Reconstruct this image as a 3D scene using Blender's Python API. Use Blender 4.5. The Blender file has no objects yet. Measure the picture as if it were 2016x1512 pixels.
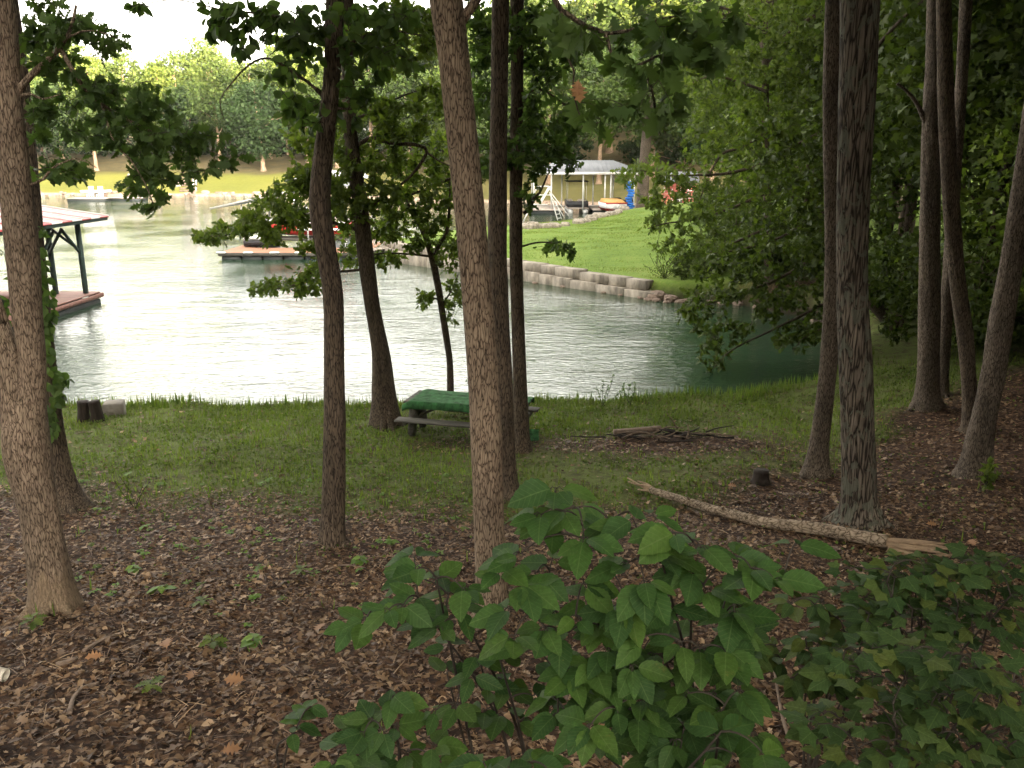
import bpy, math, random
import numpy as np
from mathutils import Vector, Matrix
rng = np.random.default_rng(7)
random.seed(7)
S = bpy.context.scene
COL = S.collection
R = math.radians

# ------------------------------------------------------------------ camera, sky, sun, exposure
CAMZ, PITCH, FPX = 6.2, R(14.7), 1676.0
CAM = np.array([0.0, 0.0, CAMZ])
cam = bpy.data.cameras.new('camera')
cam.sensor_width = 36.0
cam.lens = 36.0 * FPX / 2016.0
cam.clip_start, cam.clip_end = 0.05, 2000
camo = bpy.data.objects.new('camera', cam); COL.objects.link(camo)
camo.location = CAM; camo.rotation_euler = (math.pi / 2 - PITCH, 0, 0)
S.camera = camo

SUN_EL, SUN_AZ = R(5.5), R(148.0)          # azimuth clockwise from +Y: behind the camera, a little to the right
w = bpy.data.worlds.new('World'); S.world = w; w.use_nodes = True
nt = w.node_tree
bg = nt.nodes['Background']
sky = nt.nodes.new('ShaderNodeTexSky'); sky.sky_type = 'NISHITA'
sky.sun_disc = False; sky.sun_elevation = SUN_EL; sky.sun_rotation = SUN_AZ
sky.air_density = 0.7; sky.dust_density = 6.0; sky.ozone_density = 0.6; sky.altitude = 200
hs = nt.nodes.new('ShaderNodeHueSaturation'); hs.inputs['Saturation'].default_value = .12      # thin bright cloud: a nearly white sky
nt.links.new(sky.outputs[0], hs.inputs['Color']); wt_ = nt.nodes.new('ShaderNodeMix'); wt_.data_type = 'RGBA'; wt_.blend_type = 'MULTIPLY'; wt_.inputs[0].default_value = 1.0; wt_.inputs[7].default_value = (1.0, .94, .84, 1)   # warm evening cloud
nt.links.new(hs.outputs[0], wt_.inputs[6]); nt.links.new(wt_.outputs[2], bg.inputs[0]); bg.inputs[1].default_value = 0.15

sl = bpy.data.lights.new('sun', 'SUN'); sl.energy = 3.2; sl.angle = R(0.5); sl.color = (1.0, 0.72, 0.42)
so = bpy.data.objects.new('sun', sl); COL.objects.link(so)
sd = Vector((math.sin(SUN_AZ) * math.cos(SUN_EL), math.cos(SUN_AZ) * math.cos(SUN_EL), math.sin(SUN_EL)))
so.rotation_euler = sd.to_track_quat('Z', 'Y').to_euler(); so.location = (30, -60, 60)

S.view_settings.view_transform = 'Standard'; S.view_settings.look = 'None'
S.view_settings.gamma = 1.0; S.view_settings.exposure = 4.45
S.render.engine = 'CYCLES'
cy = S.cycles
cy.max_bounces = 7; cy.diffuse_bounces = 4; cy.glossy_bounces = 3; cy.transmission_bounces = 4; cy.transparent_max_bounces = 4
cy.use_denoising = True; cy.sample_clamp_indirect = 6.0

# ------------------------------------------------------------------ pixel -> world
FWD = np.array([0, math.cos(PITCH), -math.sin(PITCH)]); UPV = np.array([0, math.sin(PITCH), math.cos(PITCH)])
def ray(px, py):
    return FWD + np.array([(px - 1008) / FPX, 0, 0]) + UPV * ((756 - py) / FPX)
def at(px, py, Y):
    d = ray(px, py); return CAM + d * (Y / d[1])
def depth(p): return float(np.dot(np.asarray(p) - CAM, FWD))

# ------------------------------------------------------------------ noise
def _hash(ix, iy, seed):
    h = (ix.astype(np.int64) * 374761393 + iy.astype(np.int64) * 668265263 + seed * 974634777) & 0x7fffffff
    h = ((h ^ (h >> 13)) * 1274126177) & 0x7fffffff
    return ((h ^ (h >> 16)) & 0xffff) / 65535.0
def vnoise(x, y, seed=0):
    x = np.asarray(x, float); y = np.asarray(y, float)
    ix = np.floor(x); iy = np.floor(y); fx = x - ix; fy = y - iy
    fx = fx * fx * (3 - 2 * fx); fy = fy * fy * (3 - 2 * fy)
    a = _hash(ix, iy, seed); b = _hash(ix + 1, iy, seed); c = _hash(ix, iy + 1, seed); d = _hash(ix + 1, iy + 1, seed)
    return (a * (1 - fx) + b * fx) * (1 - fy) + (c * (1 - fx) + d * fx) * fy
def fbm(x, y, seed=0, o=4):
    s = 0; a = .5; t = 0
    for i in range(o):
        s = s + a * vnoise(np.asarray(x) * 2 ** i, np.asarray(y) * 2 ** i, seed + i); t += a; a *= .5
    return s / t
def sstep(a, b, x):
    t = np.clip((x - a) / (b - a), 0, 1); return t * t * (3 - 2 * t)

# ------------------------------------------------------------------ lake outline and terrain height
LAKE = np.array([(-320, 34), (-60, 22), (-25, 20.6), (-14, 20.3), (-6, 20.1), (0, 20.2), (3, 20.5), (5.4, 20.9), (7.4, 21.7), (9.4, 23.6),
    (11.3, 26.8), (12.4, 30.5), (12.2, 34.5), (10.2, 37.6), (7.7, 38.8), (6.2, 39.9), (3.2, 43.1), (0, 46.6), (-3, 49.8), (-6.5, 53.5), (-8.4, 58),
    (-6.6, 64), (-2, 70), (3, 75.5), (8, 83), (11.5, 92), (14, 99), (17, 106), (17.5, 116), (10, 126), (-4, 133), (-22, 146), (-45, 156), (-75, 160),
    (-120, 163), (-320, 172)], float)
def sdl(x, y):
    """signed distance to the lake outline, positive on land"""
    x = np.asarray(x, float); y = np.asarray(y, float)
    d = np.full(np.broadcast(x, y).shape, 1e9); ins = np.zeros(d.shape, bool)
    n = len(LAKE)
    for i in range(n):
        ax, ay = LAKE[i]; bx, by = LAKE[(i + 1) % n]
        ex, ey = bx - ax, by - ay
        t = np.clip(((x - ax) * ex + (y - ay) * ey) / (ex * ex + ey * ey), 0, 1)
        d = np.minimum(d, np.hypot(x - ax - t * ex, y - ay - t * ey))
        c = ((ay > y) != (by > y)) & (x < (bx - ax) * (y - ay) / ((by - ay) if by != ay else 1e-9) + ax)
        ins ^= c
    return np.where(ins, -d, d)
def gz(x, y):
    x = np.asarray(x, float); y = np.asarray(y, float)
    s0 = sdl(x, y)
    s = s0 + (vnoise(x * 1.3, y * 1.3, 3) - .5) * .35 * (1 - sstep(36, 39, y))
    hn = np.interp(y, [-140, -100, -60, -30, -12, 0, 3, 5, 8, 12, 17, 19.5, 24, 40], [38, 29, 16, 8.5, 5.2, 3.5, 2.75, 2.25, 1.65, 1.1, .66, .5, .5, .6])  # unseen rise behind the camera is shaped to block the low sun
    hn = hn + np.maximum(0, x - 5) * .05 * sstep(30, 8, y) + np.clip(x - 8, 0, 40) * .12 * sstep(8, 18, y)
    hn = hn + (fbm(x * .5, y * .5, 11) - .5) * .22 + (fbm(x * 2.2, y * 2.2, 12) - .5) * .06
    hl = .76 + .032 * np.clip(y - 40, 0, 9) + .028 * np.clip(s0, 0, 12) + np.maximum(0, x - 7) * .09 + (fbm(x * .2, y * .2, 21) - .5) * .2 * sstep(0, 3, s0)
    hf = .25 + .16 * np.clip(s0, 0, 45) + 0.22 * np.maximum(0, s0 - 22) * sstep(-55, 25, x) + .05 * np.maximum(0, s0 - 45) + (fbm(x * .08, y * .08, 31) - .5) * 1.4 * sstep(2, 20, s0)
    wl = sstep(35, 39.5, y); wf = sstep(84, 110, y + np.maximum(0, x - 8) * .3)
    h = hn * (1 - wl) + hl * wl
    h = h * (1 - wf) + hf * wf
    k = sstep(-.9, .3, s)
    return -1.4 + (h + 1.4) * k
def ground(px, py):
    d = ray(px, py)
    t = np.concatenate([np.linspace(1.5, 60, 1200), np.linspace(60.5, 320, 500)])
    P = CAM[None] + d[None] * t[:, None]
    g = gz(P[:, 0], P[:, 1])
    i = int(np.argmax(P[:, 2] <= np.maximum(g, 0)))
    if i == 0: i = len(t) - 1
    p = P[i].copy(); p[2] = max(float(g[i]), 0); return p
def gpt(x, y): return np.array([x, y, float(gz(x, y))])

# ------------------------------------------------------------------ mesh helpers
class MB:
    def __init__(s): s.v = []; s.f = []; s.n = 0
    def add(s, V, *F):
        V = np.asarray(V, float).reshape(-1, 3)
        for f in F:
            f = np.asarray(f, np.int64)
            if f.size: s.f.append(f + s.n)
        s.v.append(V); s.n += len(V); return s
    def poly(s, V, faces):
        by = {}
        for f in faces: by.setdefault(len(f), []).append(f)
        return s.add(V, *[np.array(q) for q in by.values()])
    def box(s, c, size, rz=0, rot=None, bev=0.0):
        hx, hy, hz = np.array(size) / 2.0
        if bev <= 0:
            V = np.array([[x, y, z] for z in (-hz, hz) for y in (-hy, hy) for x in (-hx, hx)], float)
            F = [[0, 2, 3, 1], [4, 5, 7, 6], [0, 1, 5, 4], [2, 6, 7, 3], [0, 4, 6, 2], [1, 3, 7, 5]]
        else:
            b = min(bev, hx * .9, hy * .9, hz * .9); V = []; F = []
            for lv in ((-hz, hx - b, hy - b), (-hz + b, hx, hy), (hz - b, hx, hy), (hz, hx - b, hy - b)):
                z, X, Y = lv
                V += [[-X, -Y, z], [X, -Y, z], [X, Y, z], [-X, Y, z]]
            V = np.array(V, float)
            for k in range(3):
                for i in range(4):
                    j = (i + 1) % 4; F.append([k * 4 + i, k * 4 + j, k * 4 + 4 + j, k * 4 + 4 + i])
            F += [[3, 2, 1, 0], [12, 13, 14, 15]]
        if rot is not None: V = V @ np.array(rot).T
        if rz:
            c_, s_ = math.cos(rz), math.sin(rz); V = V @ np.array([[c_, -s_, 0], [s_, c_, 0], [0, 0, 1]]).T
        return s.poly(V + np.array(c), F)
    def bar(s, a, b, w_, h_, bev=0.0):
        a = np.array(a, float); b = np.array(b, float); d = b - a; L = np.linalg.norm(d); d /= L
        up = np.array([0, 0, 1.0]) if abs(d[2]) < .95 else np.array([0, 1.0, 0])
        y = np.cross(up, d); y /= np.linalg.norm(y); z = np.cross(d, y)
        return s.box((a + b) / 2, (L, w_, h_), rot=np.column_stack([d, y, z]), bev=bev)
    def tube(s, P, r, n=8, cap=True, lump=0.0, seed=0):
        P = np.asarray(P, float); m = len(P); r = np.broadcast_to(np.asarray(r, float), (m,))
        T = np.gradient(P, axis=0); T /= np.linalg.norm(T, axis=1)[:, None] + 1e-12
        u = np.cross(T[0], [0.31, .9, .2]); u /= np.linalg.norm(u)
        U = [u]
        for i in range(1, m):
            u = U[-1] - T[i] * np.dot(U[-1], T[i]); U.append(u / (np.linalg.norm(u) + 1e-12))
        U = np.array(U); W = np.cross(T, U)
        a = np.linspace(0, 2 * math.pi, n, endpoint=False)
        rr = r[:, None] * np.ones((1, n))
        if lump:
            hh = np.concatenate([[0], np.cumsum(np.linalg.norm(np.diff(P, axis=0), axis=1))])
            A, H = np.meshgrid(a, hh)
            rr = rr * (1 + lump * (fbm(np.cos(A) * 1.6 + 9 + seed, H * 1.1 + np.sin(A) * 1.6 + 5, 40 + seed, 3) - .5) * 2
                         + lump * .5 * (vnoise(np.cos(A) * 5 + 30 + seed, H * 3 + np.sin(A) * 5, 50 + seed) - .5) * 2)
        V = P[:, None, :] + rr[:, :, None] * (np.cos(a)[None, :, None] * U[:, None, :] + np.sin(a)[None, :, None] * W[:, None, :])
        i = np.arange(m - 1)[:, None] * n; j = np.arange(n)[None, :]; j2 = (j + 1) % n
        Q = np.stack([i + j, i + j2, i + n + j2, i + n + j], -1).reshape(-1, 4)
        V = V.reshape(-1, 3)
        if cap:
            V = np.concatenate([V, P[:1], P[-1:]]); b = m * n; jj = np.arange(n)
            t1 = np.stack([np.full(n, b), (jj + 1) % n, jj], 1)
            t2 = np.stack([np.full(n, b + 1), (m - 1) * n + jj, (m - 1) * n + (jj + 1) % n], 1)
            return s.add(V, Q, np.concatenate([t1, t2]))
        return s.add(V, Q)
    def loft(s, secs, cap=True):
        """secs: list of equal-length closed rings"""
        m = len(secs); n = len(secs[0]); V = np.array(secs, float).reshape(-1, 3)
        F = [[k * n + i, k * n + (i + 1) % n, (k + 1) * n + (i + 1) % n, (k + 1) * n + i] for k in range(m - 1) for i in range(n)]
        if cap: F += [list(range(n))[::-1], [(m - 1) * n + i for i in range(n)]]
        return s.poly(V, F)
    def build(s, name, mat, parent=None, smooth=False, local=False, attrs=None):
        V = np.concatenate(s.v) if s.v else np.zeros((0, 3))
        if parent is not None and not local:
            q = parent; off = np.zeros(3)
            while q is not None: off += np.array(q.location); q = q.parent
            V = V - off
        me = bpy.data.meshes.new(name)
        me.vertices.add(len(V)); me.vertices.foreach_set('co', V.astype(np.float32).ravel())
        nl = sum(f.size for f in s.f); npl = sum(len(f) for f in s.f)
        me.loops.add(nl); me.polygons.add(npl)
        me.loops.foreach_set('vertex_index', np.concatenate([f.ravel() for f in s.f]).astype(np.int32))
        tot = np.concatenate([np.full(len(f), f.shape[1]) for f in s.f]).astype(np.int32)
        me.polygons.foreach_set('loop_start', np.concatenate([[0], np.cumsum(tot)[:-1]]).astype(np.int32))
        if smooth: me.polygons.foreach_set('use_smooth', np.ones(npl, bool))
        me.update(calc_edges=True)
        for k, a in (attrs or {}).items():
            at_ = me.attributes.new(k, 'FLOAT', 'POINT'); at_.data.foreach_set('value', np.asarray(a, np.float32))
        if mat is not None: me.materials.append(mat)
        o = bpy.data.objects.new(name, me); COL.objects.link(o)
        if parent is not None: o.parent = parent
        return o
def tag(o, label=None, cat=None, group=None, kind=None):
    if label: o['label'] = label
    if cat: o['category'] = cat
    if group: o['group'] = group
    if kind: o['kind'] = kind
    return o
def thing(name, loc, label, cat, group=None, rz=0):
    o = bpy.data.objects.new(name, None); COL.objects.link(o)
    o.location = tuple(float(c) for c in loc); o.rotation_euler = (0, 0, rz); o.empty_display_size = .2
    return tag(o, label, cat, group)
def dup(o, loc, rz=0, sc=1.0, label=None, group=None):
    c = o.copy(); COL.objects.link(c); c.location = tuple(float(q) for q in loc); c.rotation_euler = (0, 0, rz)
    c.scale = (sc, sc, sc) if np.isscalar(sc) else sc
    if label: c['label'] = label
    if group: c['group'] = group
    for ch in o.children:
        d = ch.copy(); COL.objects.link(d); d.parent = c
        for g in ch.children:
            e = g.copy(); COL.objects.link(e); e.parent = d
    return c
def spline(P, step=.12):
    """Catmull-Rom through rows (any width); resampled"""
    P = np.asarray(P, float)
    if len(P) == 2: P = np.array([P[0], (P[0] + P[1]) / 2, P[1]])
    Q = np.concatenate([[2 * P[0] - P[1]], P, [2 * P[-1] - P[-2]]]); out = []
    for i in range(1, len(Q) - 2):
        k = max(2, int(np.linalg.norm(Q[i + 1, :3] - Q[i, :3]) / step))
        t = np.linspace(0, 1, k, endpoint=False)[:, None]
        a, b, c, d = Q[i - 1], Q[i], Q[i + 1], Q[i + 2]
        out.append(.5 * (2 * b + (c - a) * t + (2 * a - 5 * b + 4 * c - d) * t ** 2 + (-a + 3 * b - 3 * c + d) * t ** 3))
    return np.concatenate(out + [P[-1:]])

# ------------------------------------------------------------------ materials
def newmat(name):
    m = bpy.data.materials.new(name); m.use_nodes = True
    t = m.node_tree; return m, t, t.nodes['Principled BSDF'], t.nodes['Material Output']
def N(t, kind, **kw):
    n = t.nodes.new(kind)
    for k, v in kw.items():
        if k in n.inputs.keys(): n.inputs[k].default_value = v
        else: setattr(n, k, v)
    return n
def ramp(t, src, stops, interp='LINEAR'):
    r = t.nodes.new('ShaderNodeValToRGB'); r.color_ramp.interpolation = interp
    e = r.color_ramp.elements
    while len(e) < len(stops): e.new(.5)
    for k, (p, c) in zip(e, stops):
        k.position = p; k.color = (*c, 1) if len(c) == 3 else c
    t.links.new(src, r.inputs[0]); return r.outputs[0]
def mixc(t, f, a, b, mode='MIX'):
    m = t.nodes.new('ShaderNodeMix'); m.data_type = 'RGBA'; m.blend_type = mode
    for sock, v in ((m.inputs[0], f), (m.inputs[6], a), (m.inputs[7], b)):
        if hasattr(v, 'is_linked'): t.links.new(v, sock)
        else: sock.default_value = v if np.isscalar(v) else ((*v, 1) if len(v) == 3 else v)
    return m.outputs[2]
def mathn(t, op, a, b=0.0, clamp=False):
    m = t.nodes.new('ShaderNodeMath'); m.operation = op; m.use_clamp = clamp
    for sock, v in ((m.inputs[0], a), (m.inputs[1], b)):
        if hasattr(v, 'is_linked'): t.links.new(v, sock)
        else: sock.default_value = v
    return m.outputs[0]
def coords(t, scale=(1, 1, 1), kind='Object'):
    tc = t.nodes.new('ShaderNodeTexCoord'); mp = t.nodes.new('ShaderNodeMapping'); mp.inputs['Scale'].default_value = scale
    t.links.new(tc.outputs[kind], mp.inputs[0]); return mp.outputs[0]
def noise(t, vec, scale, detail=4, rough=.55, dist=0.0):
    n = N(t, 'ShaderNodeTexNoise', Scale=scale, Detail=detail, Roughness=rough, Distortion=dist); t.links.new(vec, n.inputs['Vector']); return n.outputs['Fac']
def bump(t, h, b, strength=.5, dist=.02):
    n = N(t, 'ShaderNodeBump', Strength=strength, Distance=dist); t.links.new(h, n.inputs['Height']); t.links.new(n.outputs[0], b.inputs['Normal'])
def bark(name, dark, mid, light, sc=1.0, axis=(1, 1, .2), lichen=0.0, bare=None, moss=0.0):
    m, t, b, o = newmat(name)
    v = coords(t, tuple(a * sc for a in axis))
    vd = N(t, 'ShaderNodeTexNoise', Scale=14.0, Detail=2.0); t.links.new(v, vd.inputs['Vector'])
    mx = t.nodes.new('ShaderNodeVectorMath'); mx.operation = 'MULTIPLY_ADD'; mx.inputs[1].default_value = (.1, .1, .1)
    t.links.new(vd.outputs['Color'], mx.inputs[0]); t.links.new(v, mx.inputs[2])
    vo = N(t, 'ShaderNodeTexVoronoi', Scale=26.0, feature='DISTANCE_TO_EDGE'); t.links.new(mx.outputs[0], vo.inputs['Vector'])
    n1 = noise(t, v, 32, 6, .65); n2 = noise(t, coords(t, (1, 1, .5)), 2.2, 4, .6)
    ridge = ramp(t, vo.outputs['Distance'], [(0, (0, 0, 0)), (.13, (.75, .75, .75)), (.4, (1, 1, 1))])
    hh = mathn(t, 'ADD', mathn(t, 'MULTIPLY', ridge, .66), mathn(t, 'MULTIPLY', n1, .62))
    c = ramp(t, hh, [(.30, dark), (.66, mid), (1.0, light)])
    c = mixc(t, .75, c, mixc(t, 1.0, c, ramp(t, n2, [(.3, (.5, .48, .46)), (.7, (1.25, 1.2, 1.15))]), 'MULTIPLY'))
    if lichen:
        l = noise(t, coords(t, (1, 1, .6)), 7, 5, .6, .6)
        f = ramp(t, l, [(.62 - .12 * lichen, (0, 0, 0)), (.66 - .12 * lichen, (1, 1, 1))])
        c = mixc(t, mathn(t, 'MULTIPLY', f, .7), c, (.12, .125, .095))
    if moss:
        l = noise(t, coords(t, (1, 1, .6)), 1.7, 7, .72, .2)
        f = ramp(t, l, [(.66 - .2 * moss, (0, 0, 0)), (.72 - .2 * moss, (1, 1, 1))])
        c = mixc(t, mathn(t, 'MULTIPLY', f, .85), c, (.016, .016, .010))
    if bare:
        tc = t.nodes.new('ShaderNodeTexCoord'); sp = t.nodes.new('ShaderNodeSeparateXYZ'); t.links.new(tc.outputs['Object'], sp.inputs[0])
        l = noise(t, coords(t, (1, 1, .45)), 5, 6, .65, .4)
        f = mathn(t, 'ADD', l, mathn(t, 'MULTIPLY', sp.outputs[2], -.33))
        f = ramp(t, f, [(.32, (0, 0, 0)), (.40, (1, 1, 1))])
        bc = ramp(t, n1, [(.3, tuple(q * .45 for q in bare)), (.6, bare), (.8, tuple(q * 1.25 for q in bare))])
        c = mixc(t, mathn(t, 'MULTIPLY', f, .9), c, bc)
    t.links.new(c, b.inputs['Base Color']); b.inputs['Roughness'].default_value = .9; b.inputs['Specular IOR Level'].default_value = .2
    bump(t, hh, b, .9, .02 / sc); return m
def leafmat(name, cols, trans=.35, gloss=.25, veins=False, tl=(1.25, 1.35, .7)):
    m, t, b, o = newmat(name)
    g = t.nodes.new('ShaderNodeNewGeometry')
    n = len(cols); c = ramp(t, g.outputs['Random Per Island'], [(i / max(1, n - 1), q) for i, q in enumerate(cols)])
    big = noise(t, coords(t), .9, 3, .6)
    c = mixc(t, 1.0, c, ramp(t, big, [(.3, (.7, .72, .7)), (.7, (1.2, 1.22, 1.1))]), 'MULTIPLY')
    if veins:
        au = t.nodes.new('ShaderNodeAttribute'); au.attribute_name = 'leaf_u'; al = t.nodes.new('ShaderNodeAttribute'); al.attribute_name = 'leaf_t'
        ab = mathn(t, 'ABSOLUTE', au.outputs['Fac']); fr_ = mathn(t, 'FRACT', mathn(t, 'MULTIPLY', mathn(t, 'SUBTRACT', al.outputs['Fac'], mathn(t, 'MULTIPLY', ab, .9)), 8.0))
        side_ = mathn(t, 'MULTIPLY', mathn(t, 'LESS_THAN', mathn(t, 'ABSOLUTE', mathn(t, 'SUBTRACT', fr_, .5)), .07), .6); mid_ = mathn(t, 'LESS_THAN', ab, .014)
        vv = mathn(t, 'MAXIMUM', side_, mid_); c = mixc(t, mathn(t, 'MULTIPLY', vv, .38), c, (.12, .17, .06))
        blot = noise(t, coords(t), 16, 4, .7); c = mixc(t, ramp(t, blot, [(.66, (0, 0, 0)), (.74, (.7, .7, .7))]), c, (.11, .12, .03))
        fine = noise(t, coords(t), 60, 4, .6); c = mixc(t, 1.0, c, ramp(t, fine, [(.35, (.8, .8, .75)), (.6, (1.0, 1.0, 1.0)), (.75, (1.25, 1.22, 1.0))]), 'MULTIPLY')
        bump(t, fine, b, .35, .004)
    t.links.new(c, b.inputs['Base Color']); b.inputs['Roughness'].default_value = .55; b.inputs['Specular IOR Level'].default_value = gloss
    tr = t.nodes.new('ShaderNodeBsdfTranslucent'); t.links.new(mixc(t, 1.0, c, tl, 'MULTIPLY'), tr.inputs[0])
    mx = t.nodes.new('ShaderNodeMixShader'); mx.inputs[0].default_value = trans
    t.links.new(b.outputs[0], mx.inputs[1]); t.links.new(tr.outputs[0], mx.inputs[2]); t.links.new(mx.outputs[0], o.inputs[0]); return m
def plain(name, c, rough=.6, var=.25, sc=6.0, metal=0.0, bmp=.15, axis=(1, 1, 1)):
    m, t, b, o = newmat(name)
    n = noise(t, coords(t, axis), sc, 6, .6)
    lo = tuple(q * (1 - var) for q in c); hi = tuple(min(1, q * (1 + var)) for q in c)
    t.links.new(ramp(t, n, [(.3, lo), (.7, hi)]), b.inputs['Base Color'])
    b.inputs['Roughness'].default_value = rough; b.inputs['Metallic'].default_value = metal; b.inputs['Specular IOR Level'].default_value = .35
    if bmp: bump(t, n, b, bmp, .01)
    return m
M = {}
M['bark_oak'] = bark('bark_oak', (.035, .024, .016), (.21, .155, .112), (.34, .265, .195), 1.6)
M['bark_left'] = bark('bark_left', (.035, .025, .017), (.175, .13, .095), (.28, .22, .165), 1.8, moss=.35, bare=(.22, .16, .105))
M['bark_dark'] = bark('bark_dark', (.016, .012, .009), (.085, .064, .047), (.165, .13, .097), 1.7, (1, 1, .14), moss=.15)
M['bark_lichen'] = bark('bark_lichen', (.010, .008, .006), (.065, .05, .038), (.20, .17, .14), .85, (1, 1, .09), lichen=.75)
M['bark_grey'] = bark('bark_grey', (.024, .018, .013), (.105, .082, .064), (.19, .157, .125), 1.6, (1, 1, .2))
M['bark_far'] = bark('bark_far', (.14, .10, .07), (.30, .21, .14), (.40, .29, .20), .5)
M['bark_log'] = bark('bark_log', (.07, .05, .034), (.25, .195, .142), (.36, .29, .22), .9, (.35, .8, .8), moss=.25)
M['twig'] = plain('twig', (.035, .027, .02), .9)
M['leaf_oak'] = leafmat('leaf_oak', [(0.043, 0.075, 0.022), (0.060, 0.103, 0.027), (0.085, 0.131, 0.036), (0.053, 0.088, 0.027)], .46)
M['leaf_mid'] = leafmat('leaf_mid', [(0.065, 0.099, 0.019), (0.094, 0.133, 0.025), (0.137, 0.176, 0.035), (0.072, 0.107, 0.022)], .48)
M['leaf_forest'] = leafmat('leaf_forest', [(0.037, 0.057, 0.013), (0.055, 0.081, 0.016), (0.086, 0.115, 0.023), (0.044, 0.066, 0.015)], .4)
M['leaf_far'] = leafmat('leaf_far', [(.045, .075, .022), (.06, .092, .026), (.078, .108, .03), (.052, .08, .026)], .35, .1)
M['leaf_far_dark'] = leafmat('leaf_far_dark', [(.028, .052, .02), (.038, .065, .024), (.048, .075, .027)], .35, .1)
M['leaf_far_lime'] = leafmat('leaf_far_lime', [(.072, .108, .024), (.09, .125, .03), (.105, .135, .034)], .4, .1)
M['leaf_shrub'] = leafmat('leaf_shrub', [(.034, .078, .019), (.046, .096, .022), (.062, .113, .022), (.04, .086, .025), (.028, .064, .018)], .3, .15, True)
M['leaf_maple'] = leafmat('leaf_maple', [(.03, .06, .02), (.042, .077, .024), (.056, .092, .027), (.095, .115, .026)], .3, .15, True)
M['leaf_seed'] = leafmat('leaf_seed', [(.08, .15, .03), (.12, .20, .04), (.16, .24, .05)], .35, .2)
M['leaf_brown'] = leafmat('leaf_brown', [(.30, .16, .09), (.26, .13, .07)], .25, .2)
M['litter'] = leafmat('litter', [(0.048, 0.024, 0.014), (0.086, 0.046, 0.025), (0.138, 0.078, 0.044), (0.218, 0.136, 0.083), (0.063, 0.032, 0.018), (0.345, 0.230, 0.149), (0.103, 0.057, 0.032), (0.067, 0.037, 0.022)], .12, .2, tl=(1, .9, .8))
M['grass'] = leafmat('grass', [(.085, .13, .028), (.115, .165, .036), (.145, .19, .042), (.14, .155, .05)], .4, .15)
M['lawn_blade'] = leafmat('lawn_blade', [(.085, .14, .026), (.14, .21, .036), (.19, .24, .05), (.22, .22, .075)], .35, .15)
M['cover'] = leafmat('cover', [(.06, .095, .022), (.085, .122, .028), (.11, .15, .036), (.08, .09, .034)], .35, .15)
M['metal'] = plain('pale_metal', (.62, .62, .60), .4, .12, 3, .3)
M['white'] = plain('white_paint', (.78, .77, .75), .5, .08, 4)
M['black'] = plain('black_vinyl', (.022, .022, .025), .5)
M['red'] = plain('red_gelcoat', (.50, .035, .03), .3, .1)
M['rust'] = plain('red_paint', (.36, .10, .07), .6)
M['blue'] = plain('blue_plastic', (.02, .16, .55), .4, .1)
M['yellow'] = plain('yellow_vinyl', (.62, .36, .12), .5)
M['greenpost'] = plain('green_post', (.035, .06, .055), .6, .4)
M['deckred'] = plain('red_deck', (.24, .12, .095), .7, .35, 3, axis=(.3, 3, 1))
M['decktan'] = plain('tan_deck', (.40, .21, .13), .7, .15, 3)
M['deckgrey'] = plain('grey_deck', (.42, .36, .31), .8, .2, 3)
M['float'] = plain('dock_float', (.03, .035, .035), .6)
M['roofgrey'] = plain('grey_roof', (.20, .21, .225), .45, .06, 2, .2)
M['roofwhite'] = plain('white_roof', (.5, .49, .47), .45, .06, 2)
M['carpet'] = plain('green_carpet', (.036, .118, .040), .97, .6, 9, bmp=.5)
M['oldwood'] = plain('old_wood', (.085, .078, .066), .85, .5, 10, axis=(.3, 3, 3), bmp=.5)
M['stone'] = plain('wall_stone', (.27, .235, .19), .9, .5, 3.2, bmp=.8, axis=(1, 1, .45))
M['rock'] = plain('shore_rock', (.21, .155, .12), .9, .45, 3, bmp=.8)
M['concrete'] = plain('concrete', (.20, .18, .155), .9, .25, 5, bmp=.3)
M['stump'] = plain('stump_wood', (.022, .015, .011), .95, .5, 12, axis=(2, 2, .4), bmp=.8)
M['splinter'] = plain('split_wood', (.26, .18, .115), .8, .3, 12, axis=(.3, 3, 3), bmp=.4)
M['pipe'] = plain('pale_pipe', (.55, .50, .42), .5, .1)
M['stick'] = plain('dead_stick', (.16, .115, .085), .9, .4, 12)
M['charred'] = plain('charred_stick', (.035, .028, .024), .9, .5, 12)

# ------------------------------------------------------------------ ground, water
def axis_pts(lo, hi, fine_lo, fine_hi, fine, grow):
    a = list(np.arange(fine_lo, fine_hi, fine)); st = fine; v = a[-1]
    while v < hi: st *= grow; v += st; a.append(v)
    st = fine; v = a[0]
    while v > lo: st *= grow; v -= st; a.insert(0, v)
    return np.array(a)
gx = axis_pts(-330, 330, -13, 16, .14, 1.045); gy = np.concatenate([axis_pts(-145, 22, 3, 22, .14, 1.07), np.arange(22.2, 62, .3), np.arange(62.5, 190, .75), np.arange(191, 420, 4.0)])
gy = np.unique(np.round(gy, 3)); gy = gy[np.concatenate([[True], np.diff(gy) > .05])]
GX, GY = np.meshgrid(gx, gy); GZ = gz(GX, GY); SDG = sdl(GX, GY)
nx, ny = len(gx), len(gy)
I = (np.arange(ny - 1)[:, None] * nx + np.arange(nx - 1)[None]).reshape(-1)
GF = np.stack([I, I + 1, I + nx + 1, I + nx], 1)
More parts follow.
